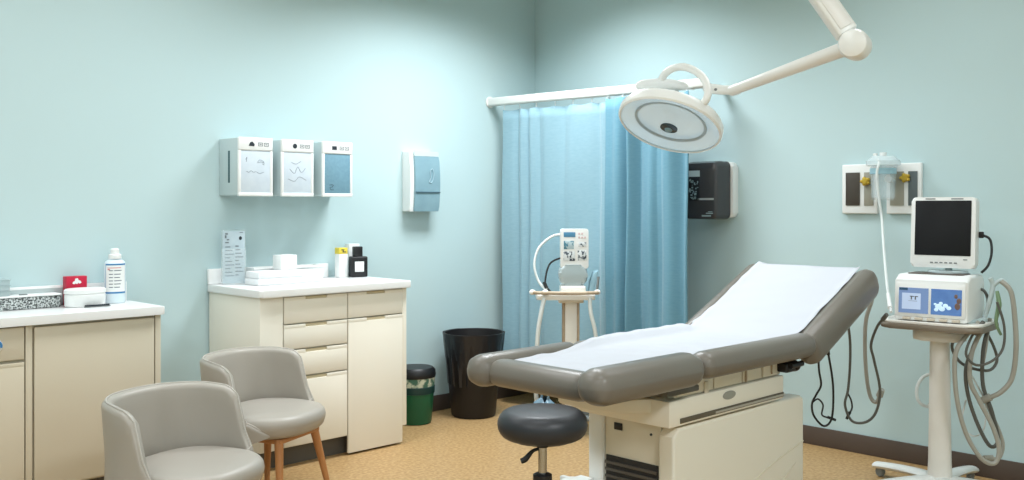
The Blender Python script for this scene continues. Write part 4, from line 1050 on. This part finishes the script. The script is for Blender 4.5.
# joint to the arm
b = MB(); b.tube([pt(705, 88, 3.985), pt(713, 89, 3.96), pt(724, 90, 3.93), pt(735, 90, 3.90)], 0.018, n=16, radii=[.016, .020, .019, .018]); b.build('swivel', LAMPW, SL)
for px_ in (716, 729):
    b = MB(); b.ell(pt(px_, 89.5, 3.935), 0.008, 0.008, 0.006); b.build('screw', GREYD, SL)
el = pt(855, 45, 3.35)
b = MB(); b.tube([pt(731, 91, 3.90), el], 0.023, n=20, smooth=False, radii=[.020, .027]); b.build('spring_arm', LAMPT, SL)
b = MB(); b.tube([pt(731, 91, 3.90), pt(738, 88.5, 3.88)], 0.025, n=20, smooth=False, radii=[.0215, .0235]); b.build('arm_collar', LAMPW, SL)
ev = cw(0, 1, 0); ev.z = 0; ev.normalize()
rv = cw(1, 0, 0); rv.z = 0; rv.normalize()
b = MB(); Me = axes(el, rv, Vector((0, 0, 1)), -ev) @ Matrix.Rotation(R(-30), 4, 'Y')
b.lathe([(0, -0.05), (0.041, -0.05), (0.050, -0.04), (0.052, 0.03), (0.045, 0.045), (0.027, 0.053), (0, 0.055)], 36, Me); b.build('elbow', LAMPW, SL)
# upper arm up to the ceiling
upt = Vector((mount.x, mount.y, HC-0.30))
d = upt-el
Mu = axes(el+d.normalized()*0.045, d.normalized(), d.cross(ev).normalized(), d.cross(d.cross(ev)).normalized())
b = MB(); b.M = Mu; b.box(0, d.length-0.045, -0.036, 0.036, -0.03, 0.03, 0.01, 3); ua = b.build('upper_arm', LAMPW, SL)
b = MB(); b.M = Mu; b.box(0.02, d.length-0.08, -0.022, 0.022, 0.0302, 0.034, 0.002); b.box(0.02, d.length-0.08, -0.022, 0.022, -0.034, -0.0302, 0.002); b.build('arm_cover', LAMPT, ua)
b = MB(); b.lathe([(0, HC-0.34), (0.05, HC-0.34), (0.05, HC-0.1), (0.11, HC-0.06), (0.13, HC-0.001), (0, HC-0.001)], 32, Matrix.Translation((mount.x, mount.y, 0))); b.build('ceiling_mount', LAMPW, SL)

# ------------------------------------------------------------------ lights: recessed ceiling panels, plus unseen fill added beside and behind the camera
def panel(name, x, y, sx, sy, e, col=(0.94, 0.985, 1.03), spread=168):
    l = bpy.data.lights.new(name, 'AREA'); l.shape = 'RECTANGLE'; l.size = sx; l.size_y = sy; l.energy = e; l.color = col; l.spread = R(spread)
    o = bpy.data.objects.new(name, l); C.objects.link(o); o.location = (x, y, HC-0.012)
    return o
panel('ceiling_or_fill_light', 0.4, 4.0, 1.2, 0.6, 16)
panel('ceiling_or_fill_light', 2.2, 4.0, 1.2, 0.6, 13, spread=150)
panel('ceiling_or_fill_light', 4.0, 3.95, 1.0, 0.6, 34, spread=138)
panel('ceiling_or_fill_light', 4.2, 2.0, 0.6, 1.2, 9, spread=145)
panel('ceiling_or_fill_light', 4.2, -0.3, 0.6, 1.2, 5)
panel('ceiling_or_fill_light', 1.7, 1.9, 1.2, 0.6, 10)  # weak fill added over the middle of the room
panel('ceiling_or_fill_light', -0.9, 1.6, 0.6, 1.2, 36)  # fill added beside the camera to brighten surfaces facing it
panel('ceiling_or_fill_light', 1.6, -0.9, 1.2, 0.6, 62)  # strong fill added on the camera's other side for the cabinet fronts
panel('ceiling_or_fill_light', -1.2, -1.2, 1.2, 0.6, 40)  # fill added behind the camera, no known fitting there

w = bpy.data.worlds.new('World'); sc.world = w; w.use_nodes = True
w.node_tree.nodes['Background'].inputs[0].default_value = (0.8, 0.9, 1.0, 1); w.node_tree.nodes['Background'].inputs[1].default_value = 0.3

# ------------------------------------------------------------------ camera
cam = bpy.data.cameras.new('camera'); co = bpy.data.objects.new('camera', cam); C.objects.link(co); sc.camera = co
co.location = (0, 0, CH)
co.rotation_euler = (R(90), 0, math.atan2(VY, VX)-PI/2)
cam.sensor_fit = 'HORIZONTAL'; cam.sensor_width = 36.0
cam.lens = 36.0*FOC/1024
cam.shift_y = (205-240)/1024.0
cam.clip_start = 0.05
sc.view_settings.view_transform = 'Standard'; sc.view_settings.look = 'None'
sc.view_settings.gamma = 1.0; sc.view_settings.use_curve_mapping = False
sc.view_settings.exposure = 0.58
sc.cycles.use_denoising = True
sc.cycles.max_bounces = 8
